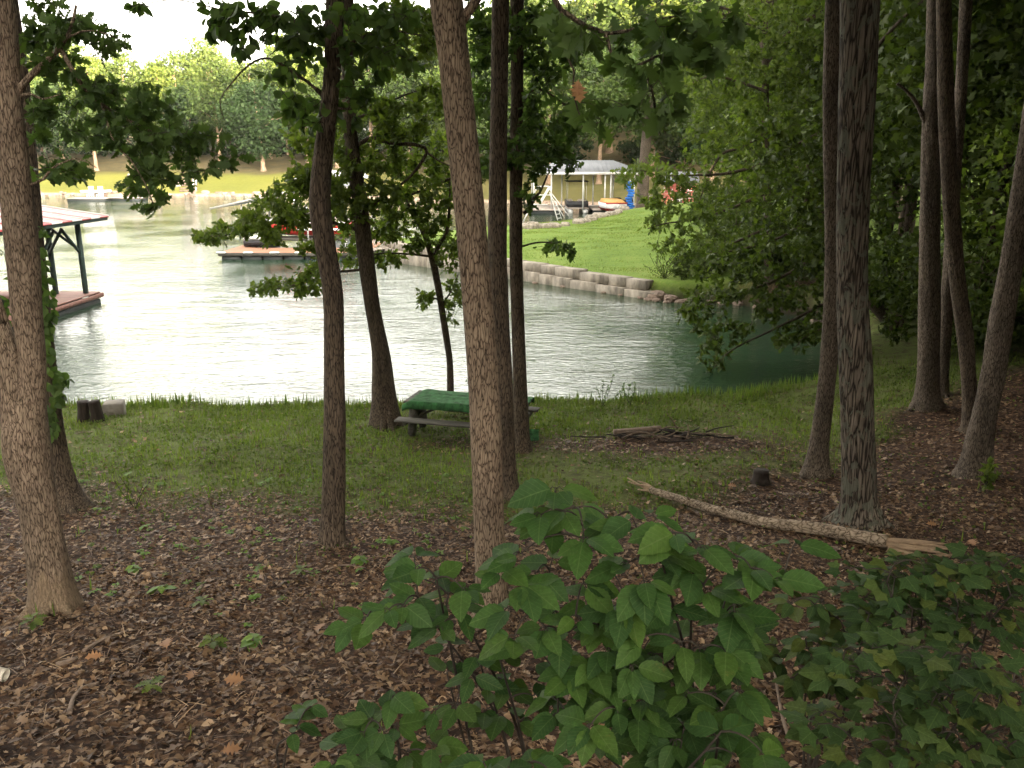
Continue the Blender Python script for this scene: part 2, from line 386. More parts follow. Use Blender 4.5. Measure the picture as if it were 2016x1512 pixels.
def grass_mask(x, y):
    """share of turf against leaf litter on the near slope"""
    x = np.asarray(x, float); y = np.asarray(y, float)
    n = (fbm(x * .45, y * .45, 61) - .5) * 5.0 + (fbm(x * 2, y * 2, 62) - .5) * 1.6
    lim = np.interp(x, [-14, -7, -5, -2, 0, 3, 6, 8, 12], [14.5, 13.6, 12.4, 11.8, 11.8, 12.6, 14.6, 17.0, 20.5])
    g = sstep(-1.0, 1.2, y + n * .55 - lim)
    burn = 1.5 * np.exp(-(((x - 3.3) / 2.3) ** 2 + ((y - 16.0) / 1.0) ** 2)); tab = np.exp(-(((x + .8) / 1.7) ** 2 + ((y - 15.9) / .7) ** 2))
    return np.clip(g - 1.0 * burn - .75 * tab, 0, 1)
wg = grass_mask(GX, GY) * (GY < 36); wlawn = sstep(36, 39.5, GY) * sstep(120, 100, GY)
wfar = sstep(84, 112, GY + np.maximum(0, GX - 8) * .3)
wrock = sstep(1.6, .5, SDG + (fbm(GX * .3, GY * .3, 5) - .5) * 1.2) * sstep(60, 80, GY) + sstep(.25, -.2, SDG) * (GY < 60)
wrock = np.clip(wrock, 0, 1)
wdirt = np.maximum(sstep(16, 26, SDG + (fbm(GX * .1, GY * .1, 6) - .5) * 10), .65 * sstep(-40, -15, GX)) * wfar

m, t, b, o = newmat('ground_mix')
v = coords(t)
def attr(n): a = t.nodes.new('ShaderNodeAttribute'); a.attribute_name = n; return a.outputs['Fac']
nd = N(t, 'ShaderNodeTexNoise', Scale=9.0, Detail=3.0); t.links.new(v, nd.inputs['Vector'])
vm = t.nodes.new('ShaderNodeVectorMath'); vm.operation = 'MULTIPLY_ADD'; vm.inputs[1].default_value = (.09, .09, .09)
t.links.new(nd.outputs['Color'], vm.inputs[0]); t.links.new(v, vm.inputs[2])
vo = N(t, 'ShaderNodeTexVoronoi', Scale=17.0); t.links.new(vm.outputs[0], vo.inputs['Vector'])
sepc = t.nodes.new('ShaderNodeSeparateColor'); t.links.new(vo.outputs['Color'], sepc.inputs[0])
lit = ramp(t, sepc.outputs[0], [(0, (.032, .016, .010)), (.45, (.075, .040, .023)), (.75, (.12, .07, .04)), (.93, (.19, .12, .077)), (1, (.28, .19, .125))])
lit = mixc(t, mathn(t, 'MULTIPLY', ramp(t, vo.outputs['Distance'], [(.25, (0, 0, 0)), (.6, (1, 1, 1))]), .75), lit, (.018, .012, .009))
big = noise(t, v, .7, 5, .6); fine = noise(t, v, 30, 5, .65); midn = noise(t, v, 3.2, 5, .6)
lit = mixc(t, 1.0, lit, ramp(t, big, [(.3, (.7, .68, .66)), (.7, (1.2, 1.15, 1.1))]), 'MULTIPLY')
turf = ramp(t, mathn(t, 'ADD', mathn(t, 'MULTIPLY', fine, .6), mathn(t, 'MULTIPLY', midn, .5)), [(.3, (.05, .055, .018)), (.55, (.085, .105, .028)), (.8, (.12, .15, .038))])
turf = mixc(t, ramp(t, midn, [(.3, (.75, .75, .75)), (.5, (0, 0, 0))]), turf, lit)
lawn = ramp(t, mathn(t, 'ADD', mathn(t, 'MULTIPLY', noise(t, v, 6, 6, .7), .5), mathn(t, 'MULTIPLY', noise(t, v, .35, 4, .6), .5)), [(.34, (.085, .14, .026)), (.5, (.14, .215, .036)), (.66, (.22, .26, .065))])
farg = ramp(t, mathn(t, 'ADD', mathn(t, 'MULTIPLY', noise(t, v, 1.5, 6, .7), .5), mathn(t, 'MULTIPLY', noise(t, v, .08, 4, .6), .5)), [(.3, (.12, .13, .025)), (.55, (.18, .18, .036)), (.75, (.22, .20, .045))])
forest = ramp(t, noise(t, v, .3, 5, .6), [(.3, (.07, .06, .03)), (.7, (.14, .11, .05))])
farg = mixc(t, attr('w_dirt'), farg, forest)
rockc = ramp(t, noise(t, v, 1.6, 6, .7), [(.3, (.14, .10, .08)), (.5, (.36, .26, .19)), (.7, (.55, .43, .33))])
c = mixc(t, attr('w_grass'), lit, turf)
c = mixc(t, attr('w_lawn'), c, lawn)
c = mixc(t, attr('w_far'), c, farg)
c = mixc(t, attr('w_rock'), c, mixc(t, attr('w_far'), (.035, .026, .018), rockc))
t.links.new(c, b.inputs['Base Color']); b.inputs['Roughness'].default_value = .95; b.inputs['Specular IOR Level'].default_value = .15
bump(t, mathn(t, 'ADD', mathn(t, 'MULTIPLY', vo.outputs['Distance'], .8), fine), b, .7, .03)
M['ground'] = m
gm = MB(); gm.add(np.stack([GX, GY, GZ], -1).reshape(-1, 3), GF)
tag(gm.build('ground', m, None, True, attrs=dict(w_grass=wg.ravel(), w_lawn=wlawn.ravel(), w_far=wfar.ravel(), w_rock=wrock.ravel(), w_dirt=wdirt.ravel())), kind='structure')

m, t, b, o = newmat('lake_water')
b.inputs['Base Color'].default_value = (.022, .050, .026, 1); b.inputs['Roughness'].default_value = .03; b.inputs['IOR'].default_value = 1.48
v1 = coords(t, (.55, 1.25, 1)); v2 = coords(t, (1.0, 2.0, 1))
h1 = noise(t, v1, .9, 2, .5, .8); h2 = noise(t, v2, 3.4, 3, .6, .6); h3 = noise(t, coords(t, (1, 1, 1)), .12, 2, .5)
amp = ramp(t, h3, [(.38, (.35, .35, .35)), (.62, (1, 1, 1))])
hh = mathn(t, 'MULTIPLY', mathn(t, 'ADD', mathn(t, 'MULTIPLY', h1, 1.0), mathn(t, 'MULTIPLY', h2, .55)), amp)
bump(t, hh, b, 1.0, .058)
M['water'] = m
wx = np.linspace(-325, 40, 74); wy = np.linspace(18, 176, 40); WX, WY = np.meshgrid(wx, wy)
I = (np.arange(39)[:, None] * 74 + np.arange(73)[None]).reshape(-1)
wm = MB(); wm.add(np.stack([WX, WY, 0 * WX], -1).reshape(-1, 3), np.stack([I, I + 1, I + 75, I + 74], 1))
tag(wm.build('water', m), kind='structure')

# ------------------------------------------------------------------ leaves
def tmpl_profile(prof, fold=.18, droop=.25):
    """leaf along +y, length 1, from (t, half width) pairs"""
    V = []; F = []
    for k, (tt, ww) in enumerate(prof):
        z = -droop * tt * tt
        V += [[-ww, tt, z + fold * ww], [0, tt, z], [ww, tt, z + fold * ww]]
    for k in range(len(prof) - 1):
        a = k * 3; F += [[a, a + 1, a + 4, a + 3], [a + 1, a + 2, a + 5, a + 4]]
    return np.array(V, float), np.array(F)
OVATE = tmpl_profile([(0, .01), (.1, .16), (.25, .27), (.42, .32), (.6, .29), (.78, .19), (.9, .09), (1, .005)], .22, .2)
def _ov(seed, fold, droop, wave):
    r_ = random.Random(seed); pr = []
    for k in range(16):
        t_ = k / 15; w_ = .315 * math.sin(math.pi * min(1, t_ ** .82 * .985 + .012)) ** .85 * (1 - .1 * t_); pr.append((t_, max(.004, w_ * (1 + (.06 if k % 2 else -.05)))))
    V, F = tmpl_profile(pr, fold, droop)
    for v in V:
        v[2] += wave * math.sin(v[1] * 9 + seed + (3 if v[0] > 0 else 0)) * abs(v[0]) + .05 * math.sin(v[1] * 3 + seed); v[0] += .05 * math.sin(v[1] * 2.5 + seed) * v[1]
    return V, F
OVATES = [_ov(1, .18, .12, .06), _ov(2, .26, .22, .09), _ov(3, .08, .30, .08), _ov(4, .20, .05, .10)]
OVATE_S = tmpl_profile([(0, .02), (.28, .24), (.62, .22), (1, .01)], .3, .3)
OAK = tmpl_profile([(0, .012), (.14, .035), (.22, .20), (.29, .09), (.42, .33), (.5, .11), (.62, .37), (.69, .13), (.82, .24), (.88, .09), (1, .02)], .22, .25)
OAK_S = tmpl_profile([(0, .02), (.2, .16), (.32, .09), (.55, .34), (.68, .12), (.82, .22), (1, .02)], .25, .25)
def _maple():
    pts = []
    for a, r_ in [(-150, .25), (-118, .45), (-95, .36), (-62, .72), (-42, .52), (-20, .70), (0, 1.0), (20, .70), (42, .52), (62, .72), (95, .36), (118, .45), (150, .25)]:
        pts.append([math.sin(R(a)) * r_ * .62, .32 + math.cos(R(a)) * r_ * .62, -.10 * r_ + .04 * math.cos(R(a * 3))])
    V = np.array([[0, .32, 0]] + pts); n = len(pts)
    return V, np.array([[0, i + 1, i + 2] for i in range(n - 1)] + [[0, n, 1]])[:, [0, 2, 1]]
MAPLE = _maple()
DIAM = (np.array([[0, 0, 0], [-.3, .45, .08], [.3, .45, .08], [0, 1, -.15]], float), np.array([[0, 2, 3], [0, 3, 1]]))
TUFT = (np.array([[0, 0, 0], [-.42, .25, .1], [-.2, .38, 0], [-.35, .8, -.05], [0, .62, .05], [.1, 1.0, -.1], [.22, .6, 0], [.5, .55, .1], [.24, .3, .02]], float),
        np.array([[0, 2, 1], [0, 4, 2], [2, 4, 3], [0, 8, 6], [0, 6, 4], [4, 6, 5], [8, 7, 6]]))
def unit(n):
    v = rng.normal(size=(n, 3)); return v / np.linalg.norm(v, axis=1)[:, None]
def norm(v): return v / (np.linalg.norm(v, axis=-1, keepdims=True) + 1e-9)
def add_leaves(mb, T, pos, d, nrm, size, asp=1.0):
    pos = np.asarray(pos, float); n = len(pos)
    if n == 0: return
    d = norm(np.asarray(d, float)); side = norm(np.cross(d, nrm)); nn = np.cross(side, d)
    size = np.broadcast_to(np.asarray(size, float), (n,)); asp = np.broadcast_to(np.asarray(asp, float), (n,))
    V0, F0 = T
    V = pos[:, None, :] + size[:, None, None] * (V0[None, :, 0:1] * asp[:, None, None] * side[:, None, :] + V0[None, :, 1:2] * d[:, None, :] + V0[None, :, 2:3] * nn[:, None, :])
    F = (np.arange(n) * len(V0))[:, None, None] + F0[None]
    mb.add(V.reshape(-1, 3), F.reshape(-1, F0.shape[1]))
def leaf_normals(n, flat=.6):
    v = unit(n) * (1 - flat) + np.array([0, 0, 1.0]) * flat; return norm(v)

def sprays(twigs, leaves, limbs, targets, T=OAK_S, size=.13, per=9, reach=.32, tw=.006, flat=.55, droop=.35, spread=1.0):
    """twigs grow from the nearest node to each target and end in a spray of leaves"""
    nodes = np.concatenate([np.asarray(l)[:, :3] for l in limbs])
    targets = np.asarray(targets, float)
    dd = np.array([np.min(np.sum((nodes - p) ** 2, 1)) for p in targets]); targets = targets[np.argsort(dd)]
    cap_ = len(nodes); buf = np.zeros((cap_ + len(targets) * 4, 3)); buf[:cap_] = nodes; k = cap_
    LP, LD, LS = [], [], []
    for p in targets:
        i = int(np.argmin(np.sum((buf[:k] - p) ** 2, 1))); a = buf[i]; d = p - a; L = np.linalg.norm(d)
        if L < 1e-3: continue
        bow = unit(1)[0] * L * .12 + np.array([0, 0, L * .08])
        tt = np.array([0, .35, .7, 1.0])[:, None]
        P = a + d * tt + bow * (4 * tt * (1 - tt))
        twigs.tube(P, np.array([1.0, .8, .6, .35]) * tw * (1 + .35 * min(L, 3)), 4, False)
        buf[k:k + 3] = P[1:]; k += 3
        n = max(3, int(per * rng.uniform(.7, 1.3)))
        dirn = d / L
        q = rng.uniform(0, 1, n) ** .7 * min(reach, L)
        base = p - dirn * q[:, None] + unit(n) * reach * .12
        LP.append(base); ld = dirn * .6 + unit(n) * spread + np.array([0, 0, -droop]); LD.append(ld); LS.append(size * rng.uniform(.65, 1.2, n))
    LP = np.concatenate(LP); LD = np.concatenate(LD); LS = np.concatenate(LS)
    add_leaves(leaves, T, LP, LD, leaf_normals(len(LP), flat), LS, rng.uniform(.8, 1.2, len(LP)))
def blob_targets(blobs, Y, dY, dens):
    """blobs in picture units at a distance Y; dens = targets per 1000 square pixels"""
    out = []
    for bl in blobs:
        px, py, rx, ry = bl[:4]; yy = bl[4] if len(bl) > 4 else Y; k = bl[5] if len(bl) > 5 else 1.0
        n = max(3, int(dens * k * math.pi * rx * ry / 1000))
        a = rng.uniform(0, 2 * math.pi, n); r_ = np.sqrt(rng.uniform(0, 1, n)) * rng.uniform(.8, 1.1, n)
        for x_, y_, o_ in zip(px + rx * r_ * np.cos(a), py + ry * r_ * np.sin(a), rng.uniform(-dY, dY, n)): out.append(at(x_, y_, yy + o_))
    return np.array(out)
def canopy(mb, c, rx, rz, ncl, per, size, T=DIAM):
    """clumped leaves through a crown's volume"""
    u = unit(ncl) * (rng.uniform(.25, 1, ncl) ** .5)[:, None]
    cc = np.asarray(c) + u * np.array([rx, rx, rz])
    n = ncl * per
    p = np.repeat(cc, per, 0) + rng.normal(size=(n, 3)) * np.array([1, 1, .55]) * rx * .16
    add_leaves(mb, T, p, unit(n) + np.array([0, 0, -.2]), leaf_normals(n, .5), size * rng.uniform(.6, 1.3, n), rng.uniform(.8, 1.3, n))
    return cc

# ------------------------------------------------------------------ near trees
def stem_pts(pts, base, top_z=None, lean=(0, 0)):
    """pts: (px, py, width in px) from the foot up, at the foot's distance"""
    out = []
    for k, (px, py, wd) in enumerate(pts):
        p = base.copy() if k == 0 and base is not None else at(px, py, YB[0])
        out.append([*p, wd / 2 * depth(p) / FPX])
    if base is not None: YB  # distance shared by the stem
    out = np.array(out)
    if top_z is not None and top_z > out[-1, 2]:
        d = out[-1, :3] - out[-2, :3]; d /= np.linalg.norm(d); h = top_z - out[-1, 2]
        p0, r0 = out[-1, :3].copy(), out[-1, 3]; k_ = max(2, int(h / .9))
        for f in np.linspace(0, 1, k_ + 1)[1:]:
            out = np.concatenate([out, [[*(p0 + d * h * f + np.array([lean[0], lean[1], 0]) * f), r0 * (1 - .65 * f)]]])
    return out
YB = [0]
def near_tree(name, label, pts, mat, top_z=15, crown=None, group=None, n=28, flare=.35, lump=.07, lean=(0, 0), foot=None, forks=()):
    base = ground(pts[0][0], pts[0][1]) if foot is None else foot; YB[0] = base[1]
    root = thing(name, base, label, 'tree', group)
    sp = stem_pts(pts, base, top_z, lean)
    below = sp[0].copy(); below[2] -= .35
    P = spline(np.concatenate([[below], sp]), .10)
    h = np.maximum(0, P[:, 2] - base[2]); P[:, 3] *= 1 + flare * np.exp(-h / .16)
    mb = MB(); mb.tube(P[:, :3], P[:, 3], n, True, lump, int(base[0] * 7 + 40))
    # root swellings
    for a in rng.uniform(0, 2 * math.pi, 5):
        r_ = P[4, 3]; c0 = base + np.array([math.cos(a), math.sin(a), 0]) * r_ * .22; c1 = base + np.array([math.cos(a), math.sin(a), 0]) * r_ * 1.65
        c1[2] = float(gz(c1[0], c1[1])) - .04
        S_ = spline([c0 + [0, 0, r_ * 1.5], c0 * .55 + c1 * .45 + [0, 0, r_ * .40], c1 - [0, 0, r_ * .1]], .04); mb.tube(S_, np.linspace(r_ * .34, r_ * .13, len(S_)), 10, True, .1, 3)
    for fk in forks:
        fp = np.array([[*at(px, py, YB[0]), wd / 2 * depth(at(px, py, YB[0])) / FPX] for px, py, wd in fk])
        d = fp[-1, :3] - fp[-2, :3]; d /= np.linalg.norm(d)
        fp = np.concatenate([fp, [[*(fp[-1, :3] + d * 5), fp[-1, 3] * .5]]]); fs = spline(fp, .1)
        mb.tube(fs[:, :3], fs[:, 3], n, True, lump, 77)
    mb.build('trunk', mat, root, True)
    root['_y'] = float(base[1])
    tr = dict(root=root, Y=float(base[1]), stem=P, leaves=MB(), twigs=MB(), mat=mat, limbs=[P[:, :3]])
    if crown:
        cx, cyy, cz, rx, rz, ncl = crown
        top = P[-1, :3] if cx is None else np.array([cx, cyy, cz])
        c = np.array([top[0], top[1], cz])
        cc = canopy(tr['leaves'], c, rx * 1.15, rz, int(ncl * .85), 110, .32, TUFT)
        big = MB()
        for q in cc[:: max(1, ncl // 9)]:
            z0 = P[np.argmin(np.abs(P[:, 2] - max(q[2] - 2.2, 8.8))), :3]
            L = spline([z0, (z0 + q) / 2 + np.array([0, 0, .4]), q], .3); big.tube(L, np.linspace(.07, .02, len(L)), 7)
        big.build('branch', mat, root, True)
    return tr
def limb(tr, pts, w0, w1, Y=None, name='branch'):
    """a bough in picture points (px, py[, distance])"""
    Yd = tr['Y'] if Y is None else Y
    P = np.array([at(p[0], p[1], p[2] if len(p) > 2 else Yd) for p in pts]); L = spline(P, .08)
    rr = np.linspace(w0, w1, len(L)) / 2 * depth(L[len(L) // 2]) / FPX
    mb = MB(); mb.tube(L, rr, 9, True, .08, int(pts[0][0])); mb.build(name, tr['mat'], tr['root'], True)
    tr['limbs'].append(L); return L
def finish(tr, leafm, name='crown'):
    a, b_ = tr['leaves'], tr['twigs']
    if not a.n: return None
    nl = sum(len(f) for f in a.f); nt_ = sum(len(f) for f in b_.f)
    mb = MB()
    mb.v = a.v + b_.v; mb.f = a.f + [f + a.n for f in b_.f]; mb.n = a.n + b_.n
    o = mb.build(name, leafm, tr['root'])
    if nt_:
        o.data.materials.append(M['twig'])
        mi = np.zeros(nl + nt_, np.int32); mi[nl:] = 1; o.data.polygons.foreach_set('material_index', mi)
    return o

# left: forked oak
A = near_tree('oak_tree', 'thick leaning forked tree at the left edge with pale bare wood at its foot', [(108, 1203, 94), (99, 1140, 78), (76, 1004, 72), (58, 920, 80), (50, 850, 84), (57, 790, 62), (64, 714, 48), (52, 600, 56), (46, 500, 60), (29, 350, 56), (12, 180, 54), (0, 0, 55)],
              M['bark_left'], 15, (-6.5, 8.6, 12.6, 3.4, 2.4, 40), flare=.15, forks=[[(44, 860, 70), (22, 740, 60), (-12, 640, 58), (-40, 560, 56)]])
limb(A, [(32, 182), (62, 148), (100, 112), (122, 88), (140, 55), (150, 10)], 15, 5)
limb(A, [(118, 95), (160, 165), (200, 205, 8.3), (260, 240, 8.5), (320, 268, 8.7), (380, 285, 8.9), (450, 312, 9.1)], 9, 2)
limb(A, [(200, 205, 8.3), (225, 280), (255, 312), (285, 360), (302, 402)], 5, 2)
limb(A, [(35, 190), (60, 185), (85, 195), (120, 185)], 7, 2)
limb(A, [(55, 366), (85, 353), (102, 332), (150, 312), (190, 330)], 6, 2)
limb(A, [(100, 112), (140, 70), (185, 60), (230, 75)], 6, 2)
sprays(A['twigs'], A['leaves'], A['limbs'][1:], blob_targets([(95, 40, 60, 45), (150, 70, 60, 45), (215, 82, 32, 25), (120, 125, 55, 35), (170, 175, 60, 35), (90, 200, 45, 30), (235, 190, 60, 40), (310, 195, 50, 35), (240, 255, 70, 35),
    (165, 240, 55, 35), (330, 270, 55, 35), (400, 262, 45, 28), (440, 310, 45, 16), (290, 310, 45, 35), (275, 350, 50, 28), (330, 330, 45, 30), (310, 385, 25, 18), (278, 404, 35, 10), (110, 325, 65, 26), (70, 245, 30, 35), (365, 305, 35, 20), (60, 100, 30, 40), (395, 335, 30, 14), (150, 345, 35, 14)],
    8.7, .9, 3.4), OAK, .135, 6, .22, .004, .12, .5)
finish(A, M['leaf_oak'])
# left: upright tree with ivy behind the forked one
B = near_tree('oak_tree', 'upright dark trunk with climbing ivy just behind the forked left tree', [(128, 1002, 74), (112, 920, 52), (100, 850, 48), (88, 714, 40), (78, 600, 36), (70, 500, 34), (60, 350, 30), (40, 150, 30), (20, 0, 28)],
              M['bark_dark'], 14, (-8.5, 12.5, 12.2, 3.2, 2.2, 34))
iv = MB(); pts = []
for _ in range(150):
    py = rng.uniform(480, 860); k = np.interp(py, [480, 600, 714, 860], [72, 82, 92, 104]); pts.append(at(k - 5 + rng.normal(0, 7) + (20 if 560 < py < 620 or 730 < py < 790 else 6), py, B['Y'] - .25 - rng.uniform(0, .15)))
pts = np.array(pts); add_leaves(iv, OVATE_S, pts, unit(150) * .5 + np.array([.3, -.2, -.7]), norm(unit(150) * .5 + np.array([.3, -.8, .4])), rng.uniform(.09, .17, 150), 1.3)
iv.build('ivy', M['leaf_oak'], B['root'])
sprays(B['twigs'], B['leaves'], [B['stem'][:, :3]], blob_targets([(20, 620, 30, 35), (12, 520, 20, 40), (20, 700, 22, 30), (78, 445, 14, 14), (120, 760, 25, 22)], B['Y'] - .4, .3, 1.4), OVATE_S, .14, 6, .2, .004, .4, .5)
finish(B, M['leaf_oak'])
# slim dark S-curved tree
C = near_tree('hickory_tree', 'slim dark S-curved trunk left of the picnic table with drooping oval leaves', [(655, 1072, 50), (657, 1000, 46), (658, 900, 44), (659, 800, 42), (658, 700, 40), (656, 580, 40), (643, 500, 40), (632, 430, 41), (630, 380, 41), (637, 300, 37), (647, 220, 34), (655, 120, 33), (660, 0, 36)],
              M['bark_dark'], 14, (-1.6, 11, 12.8, 3.2, 2.4, 36), flare=.12)
limb(C, [(650, 205), (610, 165), (585, 148), (530, 115), (490, 128), (455, 165), (433, 198), (441, 235)], 7, 2)
limb(C, [(610, 165), (640, 190), (600, 215), (560, 200)], 4, 2)
limb(C, [(655, 90), (600, 50), (530, 30), (440, 20)], 9, 3)
limb(C, [(658, 110), (700, 80), (760, 60), (830, 70)], 8, 3)
limb(C, [(650, 210), (690, 215), (720, 200)], 6, 2)
limb(C, [(440, 20), (350, 0), (280, 8)], 3, 2)
sprays(C['twigs'], C['leaves'], C['limbs'][1:], blob_targets([(560, 45, 130, 45), (460, 30, 60, 30), (430, 55, 32, 26), (410, 15, 40, 14), (520, 85, 70, 30), (600, 95, 50, 40), (545, 145, 32, 18), (575, 120, 20, 20), (590, 205, 60, 26), (560, 225, 22, 16), (700, 50, 90, 50), (790, 50, 60, 50), (720, 120, 70, 40), (700, 180, 50, 30), (800, 115, 35, 30),
    (278, 10, 38, 12), (680, 230, 30, 18), (610, 245, 30, 14)], C['Y'], .8, 2.8), OVATE, .155, 5, .25, .005, .3, .75)
finish(C, M['leaf_oak'])
# leaning tree by the table
D = near_tree('oak_tree', 'grey tree leaning left at the left end of the picnic table', [(760, 838, 66), (756, 780, 48), (750, 700, 36), (740, 640, 31), (730, 580, 30), (720, 500, 32), (708, 400, 30), (694, 300, 28), (686, 200, 26), (684, 100, 25), (684, 0, 24)],
              M['bark_dark'], 16, (-3.4, 17, 13.6, 3.2, 2.2, 34), flare=.1)
limb(D, [(700, 288), (732, 272), (767, 281), (822, 286), (840, 300), (808, 347), (750, 392), (700, 430)], 9, 2.5)
limb(D, [(840, 300), (870, 320), (900, 330)], 4, 2)
limb(D, [(712, 455), (660, 440), (610, 424), (580, 424), (530, 440), (450, 462), (390, 466)], 8, 2)
limb(D, [(722, 530), (660, 535), (620, 530), (600, 552), (560, 566), (500, 575)], 6, 2)
limb(D, [(580, 424), (585, 390), (600, 360), (570, 340)], 4, 2)
limb(D, [(690, 240), (730, 220), (790, 190), (850, 170)], 6, 2)
sprays(D['twigs'], D['leaves'], D['limbs'][1:], blob_targets([(590, 345, 40, 22), (570, 385, 55, 26), (520, 415, 60, 24), (470, 440, 50, 20), (430, 464, 45, 14), (390, 466, 24, 10), (540, 445, 60, 16), (590, 425, 40, 25), (610, 490, 28, 12), (610, 535, 36, 20), (545, 562, 55, 14), (600, 570, 45, 14), (505, 572, 30, 10),
    (690, 360, 40, 45), (735, 320, 60, 40), (790, 240, 60, 45), (850, 190, 40, 35), (745, 230, 45, 40), (640, 300, 40, 35), (690, 420, 50, 40), (640, 250, 30, 25), (590, 270, 35, 22), (720, 60, 60, 40), (800, 30, 60, 30), (770, 110, 50, 40), (840, 70, 30, 50), (610, 350, 30, 25), (650, 380, 25, 30), (750, 380, 50, 35), (530, 470, 50, 10)], D['Y'], 1.0, 9.0), OAK_S, .155, 9, .30, .005, .12, .3)
finish(D, M['leaf_mid'])
# sapling behind the table
E = near_tree('oak_sapling', 'thin crooked sapling on the bank behind the picnic table', [(886, 778, 15), (886, 720, 13), (878, 660, 13), (870, 610, 13), (862, 560, 14), (850, 505, 13), (836, 462, 11), (820, 432, 9), (806, 410, 7), (800, 380, 5)],
              M['bark_dark'], None, None, n=12, flare=.1, foot=gpt(at(886, 778, 19.2)[0], 19.2))
limb(E, [(885, 352), (843, 371), (808, 385), (798, 410), (766, 441), (700, 470)], 6, 2)
limb(E, [(852, 515), (866, 480), (880, 455), (885, 400), (886, 350)], 9, 3)
limb(E, [(866, 590), (840, 585), (820, 600)], 4, 2)
limb(E, [(850, 505), (800, 500), (740, 500), (690, 520)], 5, 2)
limb(E, [(870, 600), (890, 570), (902, 540)], 4, 2)
sprays(E['twigs'], E['leaves'], E['limbs'][1:], blob_targets([(820, 350, 50, 45), (860, 300, 40, 40), (800, 310, 40, 30), (780, 410, 50, 35), (860, 420, 40, 40), (820, 465, 50, 30), (740, 450, 50, 35), (880, 500, 30, 40), (700, 510, 40, 22), (835, 592, 26, 20), (895, 580, 26, 35), (760, 510, 45, 20), (690, 475, 35, 25), (870, 370, 30, 40), (890, 640, 12, 18, 18.6, .5)],
    E['Y'], 1.0, 8.0), OAK_S, .155, 9, .30, .005, .12, .3)
finish(E, M['leaf_mid'])
# main middle trunk
F_ = near_tree('oak_tree', 'big pale ridged trunk in the middle, nearest of all, in front of the table', [(968, 1218, 66), (968, 1150, 62), (964, 1060, 60), (960, 950, 61), (957, 850, 62), (952, 750, 60), (944, 640, 60), (936, 540, 60), (926, 430, 60), (914, 310, 60), (901, 190, 61), (890, 90, 62), (878, 0, 66)],
               M['bark_oak'], 15, (-1.2, 6.5, 13.2, 3.6, 2.4, 44), n=40, flare=.12, lump=.05)
limb(F_, [(893, 60), (918, 28), (945, -10), (975, -60)], 24, 14)
finish(F_, M['leaf_oak'])
G = near_tree('oak_tree', 'dark straight trunk touching the right flank of the big middle trunk', [(1003, 982, 46), (1000, 930, 36), (996, 850, 34), (992, 740, 34), (985, 640, 35), (980, 500, 37), (980, 380, 36), (982, 250, 34), (984, 100, 33), (986, 0, 34)],
              M['bark_dark'], 15, (1.4, 13.5, 13.4, 3.2, 2.2, 34), flare=.2)
finish(G, M['leaf_oak'])
H = near_tree('oak_tree', 'slender grey trunk at the right end of the picnic table', [(1026, 886, 38), (1026, 840, 30), (1024, 760, 28), (1020, 650, 26), (1016, 500, 25), (1016, 350, 25), (1018, 200, 25), (1018, 80, 26), (1018, 0, 28)],
              M['bark_dark'], 15.5, (1.0, 17.5, 14, 3, 2.2, 32), flare=.2)
limb(H, [(1030, 420), (1046, 410), (1048, 392), (1062, 380), (1080, 340)], 8, 3)
limb(H, [(1026, 212), (1050, 175), (1070, 130), (1083, 98)], 7, 3)
limb(H, [(1052, 170), (1090, 190), (1120, 215), (1132, 245)], 5, 2)
limb(H, [(1028, 485), (1055, 478), (1085, 478), (1120, 492)], 4, 2)
limb(H, [(1024, 300), (1060, 290), (1100, 300), (1130, 340)], 5, 2)
limb(H, [(1010, 330), (985, 320), (950, 330)], 5, 2)
sprays(H['twigs'], H['leaves'], H['limbs'][1:], blob_targets([(1070, 265, 50, 40), (1085, 305, 45, 25), (1045, 220, 35, 35), (1040, 320, 40, 30), (1110, 255, 35, 30), (1065, 150, 30, 35), (1125, 320, 18, 30), (1085, 480, 38, 12), (1115, 492, 14, 8), (1005, 290, 30, 40), (950, 300, 30, 50), (955, 210, 28, 45), (945, 120, 30, 40), (1040, 380, 24, 26), (1050, 100, 30, 35), (1060, 40, 50, 35), (1005, 60, 30, 60), (940, 30, 40, 40), (1110, 110, 30, 30), (960, 90, 25, 40)],
    H['Y'] - .4, .8, 5.0), OAK_S, .16, 9, .30, .005, .12, .35)
finish(H, M['leaf_oak'])
# right-hand trunks
K1 = near_tree('oak_tree', 'dark furrowed trunk blotched with grey lichen, nearest on the right side', [(1690, 1030, 80), (1690, 985, 66), (1690, 900, 64), (1687, 800, 62), (1684, 700, 62), (1678, 600, 58), (1678, 500, 58), (1680, 380, 62), (1684, 250, 66), (1689, 120, 70), (1692, 0, 74)],
               M['bark_lichen'], 15, (5.2, 10, 13, 3.8, 2.4, 46), n=36, flare=.3, lump=.06)
finish(K1, M['leaf_oak'])
K2 = near_tree('oak_tree', 'grey trunk leaning behind the left side of the lichen trunk', [(1606, 938, 50), (1612, 880, 38), (1622, 800, 34), (1632, 700, 33), (1638, 600, 32), (1640, 480, 31), (1638, 350, 31), (1636, 200, 31), (1640, 0, 30)],
               M['bark_grey'], 15, (6.2, 15, 13.2, 3.4, 2.2, 36), flare=.3)
finish(K2, M['leaf_oak'])
K3 = near_tree('oak_tree', 'straight grey trunk standing alone between the lichen trunk and the leaning right one', [(1824, 805, 54), (1827, 760, 44), (1829, 680, 41), (1830, 560, 40), (1831, 420, 38), (1834, 280, 37), (1842, 120, 38), (1846, 0, 40)],
               M['bark_grey'], 15.5, (9, 17.5, 13.6, 3.6, 2.4, 38), flare=.15)
limb(K3, [(1826, 250), (1806, 205), (1784, 178), (1766, 165)], 12, 5)
finish(K3, M['leaf_oak'])
